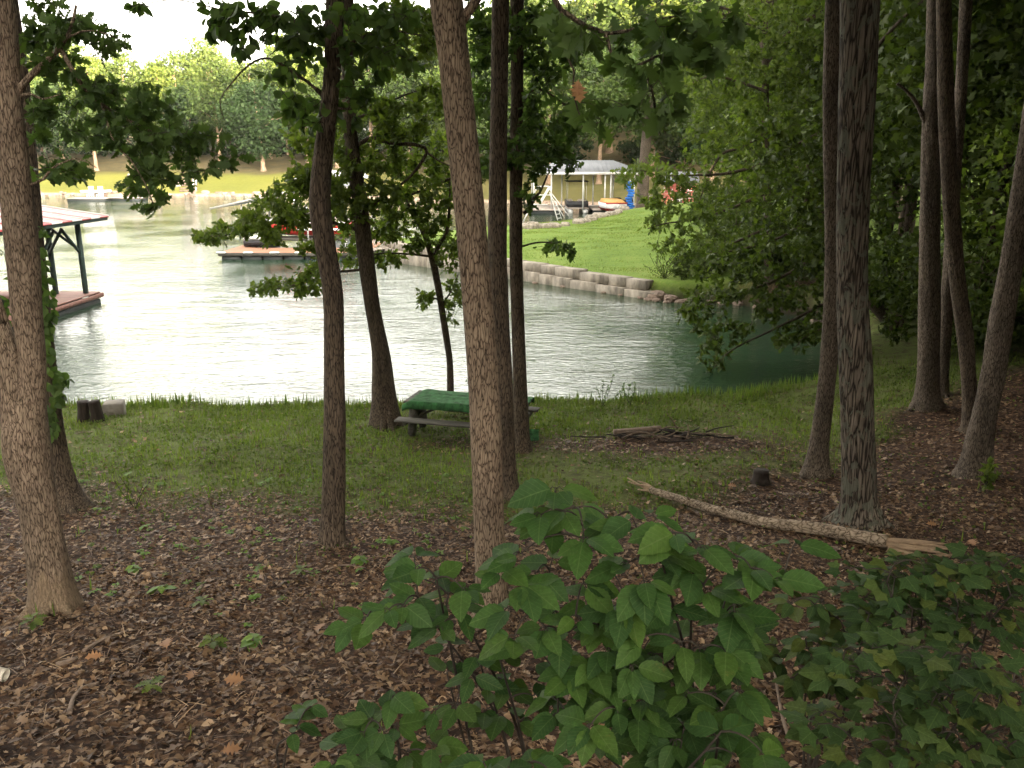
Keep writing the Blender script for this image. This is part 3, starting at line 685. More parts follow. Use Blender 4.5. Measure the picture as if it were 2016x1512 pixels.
K4 = near_tree('oak_tree', 'thin trunk hugging the right side of the straight grey one', [(1851, 780, 28), (1856, 720, 24), (1862, 620, 24), (1868, 540, 24), (1874, 450, 23), (1880, 350, 22), (1892, 180, 22), (1902, 0, 24)],
               M['bark_grey'], 15, (11, 20, 14, 3.2, 2.2, 30))
finish(K4, M['leaf_oak'])
K5 = near_tree('oak_tree', 'dark crooked trunk leaning left behind the leaning pale one', [(1912, 850, 32), (1908, 760, 28), (1900, 660, 30), (1886, 560, 30), (1876, 450, 32), (1868, 330, 30), (1862, 180, 30), (1858, 0, 28)],
               M['bark_dark'], 14.5, (10.5, 15, 13.6, 3.2, 2.2, 32))
finish(K5, M['leaf_oak'])
K6 = near_tree('oak_tree', 'pale trunk leaning right at the right edge of the wood', [(1918, 938, 62), (1926, 880, 52), (1938, 820, 46), (1954, 740, 44), (1974, 620, 44), (1994, 500, 42), (2014, 380, 42), (2034, 240, 40), (2056, 80, 40)],
               M['bark_grey'], 14, (9.6, 11.5, 12.8, 3.4, 2.2, 36), flare=.3)
finish(K6, M['leaf_oak'])

# overhanging oak whose trunk stands just outside the view
foot = gpt(3.9, 3.4); YB[0] = 3.4
L_ = thing('oak_tree', foot, 'overhanging oak boughs with large lobed leaves and one brown leaf across the top', 'tree')
mb = MB(); P = spline([[*(foot - [0, 0, .3]), .24], [*(foot + [0, 0, .3]), .19], [*(foot + [.1, -.2, 3.5]), .17], [*(foot + [.2, -.4, 7]), .14], [*(foot + [.2, -.3, 11]), .06]], .1)
mb.tube(P[:, :3], P[:, 3], 28, True, .06, 5); mb.build('trunk', M['bark_oak'], L_, True)
LT = dict(root=L_, Y=4.6, leaves=MB(), twigs=MB(), mat=M['bark_dark'], limbs=[P[:, :3]])
canopy(LT['leaves'], (2.6, 1.4, 11.8), 4.2, 2.2, 55, 110, .33, TUFT)
start = foot + np.array([.15, -.3, 5.2])
def limb_w(tr, P, r0, r1):
    L = spline(P, .06); mb = MB(); mb.tube(L, np.linspace(r0, r1, len(L)), 9, True, .08, 3); mb.build('branch', tr['mat'], tr['root'], True); tr['limbs'].append(L); return L
a0 = at(1093, 0, 4.4); a1 = at(1080, -110, 4.3)
limb_w(LT, [start, start + [-1.2, .5, .9], a1 + [.5, -.05, .35], a1, a0, at(1121, 30, 4.4), at(1155, 52, 4.5), at(1190, 66, 4.6), at(1201, 97, 4.6), at(1221, 133, 4.6), at(1246, 134, 4.6), at(1290, 112, 4.6), at(1330, 100, 4.7)], .05, .006)
limb_w(LT, [at(1190, 66, 4.6), at(1240, 60, 4.7), at(1290, 40, 4.8), at(1340, 30, 4.9)], .010, .005)
limb_w(LT, [at(1246, 134, 4.6), at(1277, 154, 4.7), at(1293, 227, 4.8), at(1310, 262, 4.9)], .009, .004)
limb_w(LT, [at(1155, 52, 4.5), at(1110, 85, 4.5), at(1130, 140, 4.5), at(1128, 180, 4.5), at(1150, 245, 4.5), at(1180, 240, 4.5)], .006, .003)
limb_w(LT, [start, start + [-.2, .9, .6], at(1480, -60, 4.9), at(1440, 20, 4.9), at(1400, 60, 4.9), at(1360, 90, 4.9)], .04, .006)
sprays(LT['twigs'], LT['leaves'], LT['limbs'][1:], blob_targets([(1105, 70, 28, 26), (1090, 35, 22, 20), (1165, 55, 40, 28), (1230, 40, 50, 30), (1215, 100, 45, 26), (1280, 75, 45, 35), (1270, 150, 50, 28), (1300, 215, 40, 35), (1125, 185, 36, 16), (1165, 200, 36, 16), (1185, 238, 18, 12), (1250, 200, 35, 22), (1340, 60, 50, 45), (1395, 70, 45, 45), (1350, 140, 40, 35), (1320, 10, 60, 20), (1440, 40, 40, 40)],
    4.6, .35, 1.25), OAK, .15, 3, .12, .0022, .12, .6)
bl = MB(); bp = at(1135, 160, 4.42)
add_leaves(bl, OAK, [bp, bp + [.01, 0, .01]], np.array([[.25, -.1, -.9], [-.2, -.1, -.9]]), np.array([[.2, -.9, .3], [-.4, -.8, .3]]), [.10, .085], 1.3); bl.build('brown_leaf', M['leaf_brown'], L_)
finish(LT, M['leaf_oak'])

# ------------------------------------------------------------------ woods: trees as wholes
def gen_tree(name, H, cb, RX, tr_, ncl, per, size, leafm, barkm, label, cat='tree', group=None, T=TUFT, low=False, nb=7, sq=1.0):
    """a tree at the origin: trunk with boughs, crown of leaf clumps from height cb to H"""
    root = thing(name, (0, 0, 0), label, cat, group)
    mb = MB(); lean = rng.normal(0, .03, 2) * H
    P = spline([[0, 0, -.8], [0, 0, 0], [lean[0] * .3, lean[1] * .3, H * .35], [lean[0] * .7, lean[1] * .7, H * .65], [lean[0], lean[1], H * .93]], H / 30)
    hh = np.clip(P[:, 2] / H, 0, 1); rr = tr_ * (1 - .85 * hh) * (1 + .5 * np.exp(-np.maximum(P[:, 2], 0) / (tr_ * 1.5)))
    mb.tube(P, rr, 12, True, .08, int(H * 10) % 50)
    cz = (H + cb) / 2; rz = (H - cb) / 2
    u = unit(ncl) * (rng.uniform(.2, 1, ncl) ** .45)[:, None]
    wid = 1 - .35 * np.clip(u[:, 2], -1, 1) ** 2 if not low else 1 - .25 * np.clip(u[:, 2], -1, 1)
    ang = np.arctan2(u[:, 1], u[:, 0]); lob = 1 + .25 * np.sin(ang * 3 + rng.uniform(0, 6)) + .15 * np.sin(u[:, 2] * 5 + rng.uniform(0, 6))
    cc = np.stack([u[:, 0] * RX * wid * lob, u[:, 1] * RX * wid * lob, cz + u[:, 2] * rz], 1)
    cc[:, :2] += lean * (cc[:, 2:3] / H)
    for q in cc[rng.permutation(ncl)[:nb]]:
        i = int(np.argmin(np.abs(P[:, 2] - max(cb * .6, q[2] - RX * .5)))); a = P[i]
        L = spline([a, (a + q) / 2 + np.array([0, 0, .08 * H * .3]), q], H / 25); mb.tube(L, np.linspace(rr[i] * .5, .02, len(L)), 6)
    mb.build('trunk', barkm, root, True)
    n = ncl * per; lv = MB(); g = RX * .17 * rng.uniform(.7, 1.35, ncl)
    p = np.repeat(cc, per, 0) + rng.normal(size=(n, 3)) * np.array([1, 1, .6]) * np.repeat(g, per)[:, None]
    if low: p[:, 2] = np.maximum(p[:, 2], .08)
    add_leaves(lv, T, p, unit(n) + np.array([0, 0, -.25]), leaf_normals(n, .5), size * rng.uniform(.6, 1.3, n), rng.uniform(.8, 1.3, n))
    lv.build('crown', leafm, root)
    return root
used = set()
def plant(proto, x, y, sc=1.0, label=None, group=None, zoff=0.0, stretch=1.0):
    loc = gpt(x, y); loc[2] += zoff; rz = rng.uniform(0, 6.28); s3 = (sc, sc, sc * stretch)
    if proto.name not in used:
        used.add(proto.name); proto.location = loc; proto.rotation_euler = (0, 0, rz); proto.scale = s3
        if label: proto['label'] = label
        if group: proto['group'] = group
        return proto
    return dup(proto, loc, rz, s3, label, group)
GF1 = 'tall trees lining the far shore'; GF2 = 'trees filling the far hillside'
LF2 = 'tall leafy tree among those crowding the far hillside behind the shore rows'
far = [gen_tree('shade_tree', 21, 4.5, 6.0, .42, 95, 60, .72, M['leaf_far'], M['bark_far'], LF2, group=GF2),
       gen_tree('shade_tree', 23, 5.5, 5.6, .40, 90, 60, .72, M['leaf_far_lime'], M['bark_far'], LF2, group=GF2),
       gen_tree('shade_tree', 18, 3.0, 6.2, .45, 95, 60, .72, M['leaf_far_dark'], M['bark_far'], LF2, group=GF2),
       gen_tree('shade_tree', 24, 7.0, 5.8, .42, 90, 60, .70, M['leaf_far'], M['bark_far'], LF2, group=GF2)]
front = [(-108, 196, 0, 'green tree on the far shore at the left edge, beside the near forked trunk'), (-97, 190, 2, 'dark low-crowned far tree just right of the near left trunks'),
    (-88, 186, 0, 'far tree with a pale leaning trunk on the grass above the swim dock'), (-78, 196, 1, 'lime green far tree behind the swim dock'),
    (-70, 192, 2, 'dark far tree left of the white stair rail on the far bank'), (-62, 187, 3, 'far tree directly behind the white stair rail on the far bank'),
    (-54, 197, 0, 'far tree just right of the white stair rail'), (-51.5, 182, 2, 'dark-crowned far tree whose pale trunk stands on the yellow lawn'),
    (-44, 190, 1, 'lime green far tree at the right end of the yellow lawn'), (-36, 181, 0, 'far tree right above the roof of the boat dock'),
    (-28, 176, 3, 'far tree seen between the slim dark trunk and the leaning grey trunk'), (-20, 170, 0, 'far tree seen left of the big middle trunk'),
    (-11, 160, 1, 'lime green far tree seen behind the big middle trunk'), (-3, 150, 0, 'far tree behind the left end of the grey boathouse roof'),
    (6, 145, 1, 'bright lime tree behind the middle of the grey boathouse roof'), (14, 141, 3, 'far tree with a tall bare pale trunk behind the grey boathouse'),
    (22, 138, 0, 'far tree behind the right end of the grey boathouse roof'), (30, 132, 2, 'dark tree uphill to the right of the grey boathouse')]
for x, y, k, lb in front: plant(far[k], x, y, rng.uniform(.85, 1.05), lb, GF1)
for x in np.arange(-165, 75, 9.5):
    for row in range(5):
        yy = np.interp(x, [-165, -60, -20, 10, 30, 75], [208, 208, 195, 162, 152, 140]) + row * 13 + rng.uniform(-4, 4)
        if row > 2 and (x < -45 or rng.uniform() < .15): continue
        plant(far[int(rng.integers(0, 4))], x + rng.uniform(-3, 3), yy, rng.uniform(.85, 1.1) * float(np.interp(x, [-60, 10], [1, 1.2])), LF2, GF2, 0, rng.uniform(.9, 1.1))
# bushes along the far shore's tree line
GB = 'bushes under the far trees'; LB = 'low bush in the shade under the far hillside trees'
fb = gen_tree('bush', 5, .2, 4.0, .15, 30, 45, .6, M['leaf_far_dark'], M['bark_far'], LB, 'bush', GB, low=True)
for x in np.arange(-150, 60, 8.5):
    yy = np.interp(x, [-165, -60, -20, 10, 30, 75], [214, 206, 192, 158, 148, 138]) + rng.uniform(-4, 5); plant(fb, x + rng.uniform(-3, 3), yy, rng.uniform(.7, 1.5), LB, GB)

# woods on the right bank
GW = 'trees of the dark wood on the right bank'; LW = 'leafy tree deep in the dark wood behind the right-hand trunks'
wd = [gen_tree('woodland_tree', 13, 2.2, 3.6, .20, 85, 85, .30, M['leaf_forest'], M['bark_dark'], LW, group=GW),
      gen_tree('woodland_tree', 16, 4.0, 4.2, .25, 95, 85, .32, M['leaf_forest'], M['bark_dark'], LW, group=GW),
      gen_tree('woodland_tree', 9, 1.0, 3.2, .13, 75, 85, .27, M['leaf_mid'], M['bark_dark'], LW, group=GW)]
for x, y, k, s_ in [(14.2, 25.5, 0, 1), (16.5, 23.5, 1, 1), (19.5, 26, 0, 1.1), (15.2, 29.5, 1, .95), (18.5, 31, 2, 1.2), (14.8, 34, 0, 1), (17, 37, 1, 1), (22, 30, 1, 1.1), (21, 35, 0, 1.2), (25.5, 27.5, 0, 1.15), (13.5, 39.5, 2, 1.1),
    (15.5, 44, 1, 1), (19.5, 43, 0, 1.2), (24, 41, 1, 1.2), (14.5, 50, 0, .95), (18, 53, 1, 1), (23, 52, 0, 1.3), (28, 48, 1, 1.3), (16.5, 61, 1, .95), (21, 64, 0, 1.2), (27, 61, 1, 1.2), (19, 74, 1, 1.1), (25, 78, 0, 1.3), (31, 72, 1, 1.3), (22, 88, 0, 1.2), (29, 92, 1, 1.3), (36, 86, 1, 1.4),
    (26, 104, 1, 1.2), (33, 108, 0, 1.5), (40, 102, 1, 1.5), (14.2, 21.3, 2, .85), (17.5, 19.5, 2, 1.0), (21, 22, 1, 1), (30, 36, 1, 1.3), (35, 55, 1, 1.5)]:
    plant(wd[k], x, y, s_, LW, GW)
GS = 'bushes at the foot of the right-hand wood'; LS_ = 'low leafy bush at the shaded foot of the right-hand wood'
bs = gen_tree('bush', 2.6, .1, 1.7, .05, 34, 70, .19, M['leaf_forest'], M['bark_dark'], LS_, 'bush', GS, low=True)
for x, y, s_ in [(12.4, 22.6, .9), (13.4, 24.2, 1), (12.6, 27.5, .7), (13.5, 31.5, 1), (13.0, 35, 1.1), (13.2, 37, 1), (15, 22, .8), (16.8, 21.2, .9), (18.5, 22.5, 1.2), (11.2, 38.4, 1.0), (14.5, 19.2, .6), (19.5, 18.5, 1), (9.2, 40.2, .55), (13.4, 33.4, 1), (13.6, 28.6, 1.1), (12.6, 42, 1), (11.6, 44.5, .9), (12.4, 48, 1.0), (14, 41, 1.1), (12.9, 53, 1.2), (13.6, 58, 1.2), (12.2, 39.8, .9), (8.3, 40.7, .42), (9.4, 41.2, .55), (10.4, 42.8, .7), (8.9, 39.5, .42), (7.9, 39.6, .3), (11.2, 41, .8)]:
    plant(bs, x, y, s_, LS_, GS)

# two big trees on the wood's edge, boughs over the water and the lawn
foot = gpt(12.2, 26.6)
PT = near_tree('oak_tree', 'waterside tree behind the lichen trunk whose low boughs droop over the cove', [(1706, 700, 26), (1700, 560, 24), (1694, 400, 22), (1690, 200, 20), (1690, 0, 18)], M['bark_dark'], 14, (11.5, 26, 13, 3.2, 2.6, 34), foot=foot, n=16)
limb(PT, [(1692, 470), (1620, 500), (1540, 545), (1480, 570), (1420, 590), (1350, 615)], 9, 2, 25.5)
limb(PT, [(1692, 560), (1600, 610), (1520, 650), (1440, 690), (1400, 730)], 8, 2, 25)
limb(PT, [(1692, 380), (1600, 430), (1530, 470), (1460, 490), (1400, 500)], 8, 2, 25.5)
limb(PT, [(1692, 620), (1640, 640), (1590, 660), (1560, 690)], 6, 2, 24.5)
limb(PT, [(1692, 250), (1620, 260), (1540, 300), (1480, 330)], 8, 2, 25.5)
sprays(PT['twigs'], PT['leaves'], PT['limbs'][1:], blob_targets([(1480, 560, 90, 36), (1400, 590, 55, 30), (1350, 615, 26, 22), (1390, 640, 36, 28), (1405, 690, 32, 34), (1395, 735, 22, 14), (1440, 650, 40, 30), (1530, 610, 60, 32), (1560, 665, 45, 30), (1600, 640, 40, 40), (1540, 500, 90, 40), (1440, 505, 60, 30), (1600, 560, 60, 50), (1620, 450, 50, 60), (1540, 430, 80, 40), (1560, 330, 80, 60), (1620, 270, 50, 60), (1520, 270, 60, 40), (1650, 600, 30, 80), (1740, 560, 30, 60), (1760, 650, 30, 40), (1740, 400, 30, 80)],
    25.2, 1.6, 5.0), OAK_S, .225, 9, .34, .006, .12, .35)
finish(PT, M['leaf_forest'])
foot = gpt(11.2, 37.0)
QT = near_tree('oak_tree', 'tree on the wood edge whose boughs spread over the green lawn', [(1515, 560, 16), (1512, 450, 15), (1508, 300, 14), (1506, 100, 13), (1506, -60, 12)], M['bark_dark'], 15, (12, 37, 14, 3.6, 3.0, 34), foot=foot, n=14)
limb(QT, [(1508, 260), (1460, 290), (1420, 305), (1390, 360), (1376, 400)], 7, 2, 36)
limb(QT, [(1508, 320), (1440, 340), (1370, 345), (1300, 345), (1262, 335)], 7, 2, 35.5)
limb(QT, [(1508, 380), (1440, 410), (1380, 430), (1310, 440), (1275, 450)], 7, 2, 35.5)
limb(QT, [(1508, 180), (1450, 160), (1400, 150), (1350, 170)], 7, 2, 35.5)
limb(QT, [(1508, 60), (1450, 40), (1400, 20), (1350, 30)], 6, 2, 35.5)
limb(QT, [(1508, 450), (1440, 480), (1390, 500)], 6, 2, 35.5)
sprays(QT['twigs'], QT['leaves'], QT['limbs'][1:], blob_targets([(1300, 330, 50, 26), (1258, 330, 18, 16), (1350, 350, 50, 32), (1300, 395, 30, 20), (1330, 430, 50, 30), (1280, 445, 26, 20), (1300, 480, 26, 16), (1390, 440, 55, 36), (1400, 480, 60, 30), (1430, 380, 60, 40), (1440, 300, 70, 45), (1380, 270, 50, 45), (1450, 200, 80, 55), (1390, 180, 60, 40), (1470, 110, 80, 55), (1410, 90, 50, 40), (1380, 30, 50, 35), (1460, 30, 70, 45), (1540, 100, 70, 80), (1560, 220, 60, 60), (1590, 40, 70, 60), (1500, 380, 50, 60), (1360, 110, 30, 30), (1245, 345, 34, 24), (1225, 340, 24, 14), (1290, 385, 36, 24), (1340, 480, 50, 26), (1380, 525, 50, 30), (1320, 370, 40, 24)],
    35.5, 2.0, 4.8), OAK_S, .255, 9, .4, .007, .12, .35)
finish(QT, M['leaf_mid'])

# unseen wood added behind and beside the camera to keep the cove in shade
wb = MB(); wt = MB()
for i in range(620):
    x = rng.uniform(-190, 260); y = rng.uniform(-138, -66)
    if i > 520:
        y = rng.uniform(-9, 19); x = (rng.uniform(0, 34) + max(0, y) * .66 + 7.5) * (1 if rng.uniform() < .9 else -1)
    g = float(gz(x, y)); Hh = rng.uniform(14, 20); q = np.array([x, y, g + Hh * .62])
    p = q + rng.normal(size=(110, 3)) * np.array([2.6, 2.6, Hh * .22]); add_leaves(wb, DIAM, p, unit(110), leaf_normals(110, .3), rng.uniform(1.1, 2.2, 110), 1.5)
tag(wb.build('shade_woods', M['leaf_forest']), 'unseen wood added around and behind the viewpoint to shade the cove', 'shade_woods', kind='stuff')

# ------------------------------------------------------------------ picnic table with a green carpet
p0 = ground(793, 865); 
rz = R(-15); ux = np.array([math.cos(rz), math.sin(rz), 0]); uy = np.array([-math.sin(rz), math.cos(rz), 0])
tc = p0 + ux * 1.22 + uy * .62; tc[2] = float(gz(tc[0], tc[1])) - .02
T_ = thing('picnic_table', tc, 'weathered picnic table with a green carpet over its top, by the water', 'picnic table', rz=rz)
LT_, W_ = 2.5, .92; HT = .76
for k in range(5):
    MB().box((0, -W_ / 2 + .092 + k * .184, HT), (LT_, .176, .04), bev=.006).build('plank', M['oldwood'], T_, local=True)
nX, nY = 60, 26; xs = np.linspace(-LT_ / 2 - .02, LT_ / 2 + .02, nX); V = []
prof = [(-W_ / 2 - .03, -.12), (-W_ / 2 - .028, -.04), (-W_ / 2 - .01, .022)] + [(yy, .026) for yy in np.linspace(-W_ / 2 + .03, W_ / 2 - .03, nY - 6)] + [(W_ / 2 + .01, .022), (W_ / 2 + .028, -.04), (W_ / 2 + .03, -.10)]
for x in xs:
    for (yy, zz) in prof:
        f = float(vnoise(x * 3, yy * 4, 5)); end = -.10 * max(0, (abs(x) - LT_ / 2 + .22) / .24) ** 2 * (x < 0)
        V.append([x, yy, HT + zz + .012 * f + (.02 * float(vnoise(x * 4, 3, 8)) if zz < 0 else .014 * float(vnoise(x * .8, yy * 9, 9) > .62)) + end])
npf = len(prof); Fq = [[i * npf + j, (i + 1) * npf + j, (i + 1) * npf + j + 1, i * npf + j + 1] for i in range(nX - 1) for j in range(npf - 1)]
cb = MB().poly(V, Fq).build('carpet', M['carpet'], T_, True, True); sm = cb.modifiers.new('t', 'SOLIDIFY'); sm.thickness = .012; sm.offset = 1
tag(cb, 'green carpet draped over the table top')
for s_ in (-1, 1):
    x = s_ * (LT_ / 2 - .12)
    # wide shaped end panel
    prof = [(-.34, 0), (-.46, .10), (-.40, .40), (-.34, .55), (-.44, HT - .03), (.44, HT - .03), (.34, .55), (.40, .40), (.46, .10), (.34, 0), (.22, 0), (.16, .22), (-.16, .22), (-.22, 0)]
    MB().loft([[(x - .045, a, b2) for a, b2 in prof], [(x + .045, a, b2) for a, b2 in prof]]).build('leg', M['oldwood'], T_, local=True)
    MB().bar((x, -.74, .40), (x, .74, .40), .08, .09, .008).build('bench_support', M['oldwood'], T_, local=True)
    MB().bar((x - s_ * .05, 0, .36), (x - s_ * .75, 0, HT - .05), .09, .045, .006).build('brace', M['oldwood'], T_, local=True)
for s_ in (-1, 1):
    MB().box((0, s_ * .70, .465), (LT_ + .12, .26, .042), bev=.007).build('bench', M['oldwood'], T_, local=True)
rag = MB(); rp = ground(1052, 868); Vr = []
for i in range(9):
    for j in range(7): Vr.append([rp[0] - .12 + j * .035, rp[1] - .1 + i * .03, rp[2] + .02 + .16 * (i / 8) ** 2 + .04 * float(vnoise(j * .8, i * .8, 4))])
rag.poly(Vr, [[i * 7 + j, i * 7 + j + 1, i * 7 + 7 + j + 1, i * 7 + 7 + j] for i in range(8) for j in range(6)])
ro = rag.build('cloth', M['carpet'], None, True); ro.modifiers.new('t', 'SOLIDIFY').thickness = .01
tag(ro, 'green carpet scrap hanging to the grass at the right end of the picnic table', 'cloth')
# log lying along the bank behind the table
a = at(836, 780, 18.9); b_ = at(926, 783, 18.4); a[2] = gz(a[0], a[1]) + .14; b_[2] = gz(b_[0], b_[1]) + .14; a[2] = b_[2] = max(a[2], b_[2]) + .06
lg = MB(); L = spline([a, (a + b_) / 2 + [0, .03, .02], b_, b_ + (b_ - a) * .5], .08); lg.tube(L, .13, 16, True, .12, 9)
tag(lg.build('log', M['bark_log'], None, True), 'short weathered log lying at the water edge behind the picnic table', 'log')
# pair of stumps and a block at the water edge
for px, lb in ((168, 'dark cut stump at the water edge, left of the pair'), (190, 'dark cut stump at the water edge, beside the concrete block')):
    p = ground(px, 829); hgt = 40 / FPX * depth(p); r0 = 11 / FPX * depth(p)
    st = MB(); zz = np.linspace(-.15, hgt, 14); st.tube(np.stack([p[0] + 0 * zz + .02 * np.sin(zz * 5 + px), p[1] + 0 * zz, p[2] + zz], 1), r0 * (1 + .35 * np.exp(-np.maximum(zz, 0) / .08)), 18, True, .14, px % 30)
    tag(st.build('stump', M['stump'], None, True), lb, 'stump')
p = ground(212, 822); tag(MB().box(p + [0.05, .25, .10], (.42, .40, .40), rz=.25, bev=.02).box(p + [0.04, .02, .12], (.16, .02, .10), rz=.25).build('concrete_block', M['concrete']), 'pale concrete block at the water edge behind the two stumps', 'block')

# fallen log
pa = ground(1234, 962); pb = ground(1470, 1032); pc = ground(1745, 1084); pd = ground(1935, 1100)
def up(p, h): q = p.copy(); q[2] = float(gz(q[0], q[1])) + h; return q
FL = thing('fallen_log', up(pb, 0), 'long pale fallen log with splintered ends across the right slope', 'log')
mb = MB(); L = spline([up(pa + (pb - pa) * .22, .10), up(pb, .085), up((pb + pc) / 2, .10), up(pc, .12)], .06)
mb.tube(L, np.linspace(.052, .092, len(L)), 22, True, .16, 12); mb.build('trunk', M['bark_log'], FL, True)
mb = MB(); q0 = up(pa + (pb - pa) * .22, .10)
for k in range(6):
    o_ = rng.normal(0, .022, 3); e_ = up(pa + (pb - pa) * rng.uniform(-.02, .12), .13) + rng.normal(0, .03, 3); mb.tube(spline([q0 + o_ + (q0 - e_) * -.0, (q0 + e_) / 2 + o_, e_], .05), np.linspace(.028, .010, len(spline([q0 + o_, (q0 + e_) / 2 + o_, e_], .05))), 6)
mb.build('splintered_end', M['splinter'], FL)
mb = MB(); q0 = up(pc, .12)
for k in range(8):
    o_ = rng.normal(0, .035, 3); e_ = up(pc + (pd - pc) * rng.uniform(.45, 1.0), .07) + rng.normal(0, .035, 3); S2 = spline([q0 + o_, (q0 + e_) / 2 + o_, e_], .06); mb.tube(S2, np.linspace(.042, .010, len(S2)), 6)
mb.build('splintered_end', M['splinter'], FL)
for f in (.2, .38, .52, .7, .86):
    i = int(f * (len(L) - 1)); a_ = rng.uniform(.3, 2.4); d_ = np.array([.3 * math.cos(a_), -.5, .7]); MB().tube(spline([L[i], L[i] + d_ * .14], .03), np.linspace(.028, .016, len(spline([L[i], L[i] + d_ * .14], .03))), 7).build('branch_stub', M['bark_log'], FL, True)
p = ground(1497, 952)
st = MB(); zz = np.linspace(-.1, .22, 8); st.tube(np.stack([p[0] + 0 * zz, p[1] + 0 * zz, p[2] + zz], 1), .11 * (1 + .5 * np.exp(-np.maximum(zz, 0) / .06)), 14, True, .25, 3)
tag(st.build('stump', M['stump'], None, True), 'small rotten stump in the grass behind the fallen log', 'stump')

# brush pile on the burnt patch
pc_ = ground(1310, 868)
BP = thing('brush_pile', pc_, 'pile of charred sticks on the bare patch right of the picnic table', 'brush pile')
la = ground(1208, 862); lb_ = ground(1300, 858)
MB().tube(spline([up(la, .10), up((la + lb_) / 2, .11), up(lb_, .13)], .05), .075, 14, True, .12, 4).build('log', M['stick'], BP, True)
for k in range(34):
    q = up(pc_ + np.array([rng.normal(0, .55), rng.normal(0, .22), 0]), rng.uniform(.02, .14)); a_ = rng.normal(0, .5) + (math.pi if rng.uniform() < .5 else 0); ln = rng.uniform(.3, .8)
    e_ = q + np.array([math.cos(a_) * ln, math.sin(a_) * ln * .6, rng.uniform(-.04, .14)]); e_[2] = max(e_[2], float(gz(e_[0], e_[1])) + .02)
    S2 = spline([q, (q + e_) / 2 + rng.normal(0, .03, 3), e_], .06); MB().tube(S2, np.linspace(.022, .009, len(S2)) * rng.uniform(.7, 1.5), 6).build('stick', M['charred'] if k % 4 else M['stick'], BP, True)
for (x0, y0, x1, y1) in ((1332, 838, 1312, 812), (1352, 868, 1353, 835), (1345, 856, 1385, 886)):
    a_ = up(ground(x0, max(y0, 850)), .05); e_ = at(x1, y1, a_[1] + .05); S2 = spline([a_, (a_ + e_) / 2 + [.03, 0, 0], e_], .05); MB().tube(S2, np.linspace(.02, .008, len(S2)), 6).build('stick', M['stick'], BP, True)

# sticks on the leaf litter, pipe at the left edge
for pts, w_, lb in (([(166, 1290), (205, 1268), (253, 1250)], .018, 'long pale stick on the leaf litter below the forked tree'), ([(112, 1318), (132, 1310), (152, 1302)], .028, 'short thick dark stick lying left of the long pale stick'),
    ([(138, 1412), (146, 1384), (164, 1364), (196, 1352)], .02, 'curved dark stick near the lower left corner'), ([(388, 1172), (398, 1160), (410, 1146)], .024, 'short pale stick between the seedlings in the middle of the litter'),
    ([(645, 1296), (668, 1262), (700, 1238), (780, 1226)], .008, 'thin arched twig left of the broad-leaved shrub'), ([(690, 1392), (740, 1388)], .012, 'pale straight stick under the left of the shrub'), ([(1555, 1470), (1535, 1430), (1516, 1360)], .014, 'leaning dead stick between the broad-leaved shrub and the maple bushes'), ([(640, 1128), (676, 1118), (720, 1122)], .012, 'twig lying below the slim dark trunk')):
    P = [up(ground(*q), .03) for q in pts]
    if len(pts) == 3 and pts[0][0] == 1555: P[2][2] += .25; P[1][2] += .1
    S2 = spline(P, .04); tag(MB().tube(S2, np.linspace(w_, w_ * .6, len(S2)), 8, True, .15, int(pts[0][0]) % 40).build('stick', M['stick'], None, True), lb, 'stick')
p = up(ground(14, 1345), .06); pm = MB(); ring = [[math.cos(a) * .055, math.sin(a) * .055] for a in np.linspace(0, 2 * math.pi, 20, endpoint=False)]; ri = [[a * .82, b2 * .82] for a, b2 in ring]
ax_ = np.array([-.93, .1, .16]); ax_ /= np.linalg.norm(ax_); s1 = np.cross(ax_, [0, 0, 1]); s1 /= np.linalg.norm(s1); s2 = np.cross(s1, ax_)
pm.loft([[p + ax_ * 1.2 + s1 * a + s2 * b2 for a, b2 in ring], [p + s1 * a + s2 * b2 for a, b2 in ring], [p + s1 * a + s2 * b2 for a, b2 in ri], [p + ax_ * .9 + s1 * a + s2 * b2 for a, b2 in ri]])
tag(pm.build('pipe', M['pipe'], None, True), 'open end of a pale drain pipe at the left edge of the litter', 'pipe')

# ------------------------------------------------------------------ stone retaining wall, rocks
WP = np.array([(6.45, 39.65), (3.2, 43.1), (0, 46.6), (-3, 49.8), (-6.5, 53.5), (-8.4, 58)])
ws = np.concatenate([[0], np.cumsum(np.linalg.norm(np.diff(WP, axis=0), axis=1))])
def wpt(s_): return np.array([np.interp(s_, ws, WP[:, 0]), np.interp(s_, ws, WP[:, 1])])
RW = thing('retaining_wall', (6.45, 39.65, 0), 'two-course wall of pale stone blocks along the green lawn', 'stone wall')
for course in (0, 1):
    s_ = 0.0 if course else -.7
    while s_ < ws[-1] - .5:
        ln = rng.uniform(1.0, 1.9); s2 = min(s_ + ln, ws[-1]); a = wpt(max(s_, 0)); b_ = wpt(s2)
        if s_ < 0: d = (wpt(1) - wpt(0)); a = a + d * s_
        tz = .76 + .030 * min(max(s_, 0), 12); mid = tz - .43
        z0, z1 = (mid + .004, tz + rng.uniform(-.02, .05)) if course else (-.35, mid)
        d = (b_ - a) / np.linalg.norm(b_ - a); nrm = np.array([d[1], -d[0]])      # towards land
        off = -.02 if course else -.14
        th = .62 if course else .78
        cxy = (a + b_) / 2 + nrm * (th / 2 - .42 + off * -1 * (0 if course else -1) + (0.10 if course else 0)); L = np.linalg.norm(b_ - a) - .025
        V = []; F = []; nxx = 7
        mb = MB(); mb.box((0, 0, 0), (L, th, z1 - z0), bev=.03)
        # roughen by subdividing
        bm_v = np.concatenate(mb.v); ob = None
        ang = math.atan2(d[1], d[0])
        mb2 = MB(); mb2.box((*cxy, (z0 + z1) / 2), (L, th + rng.uniform(-.04, .04), z1 - z0), rz=ang + rng.normal(0, .012), bev=.014)
        mb2.build('block', M['stone'], RW)
        s_ = s2
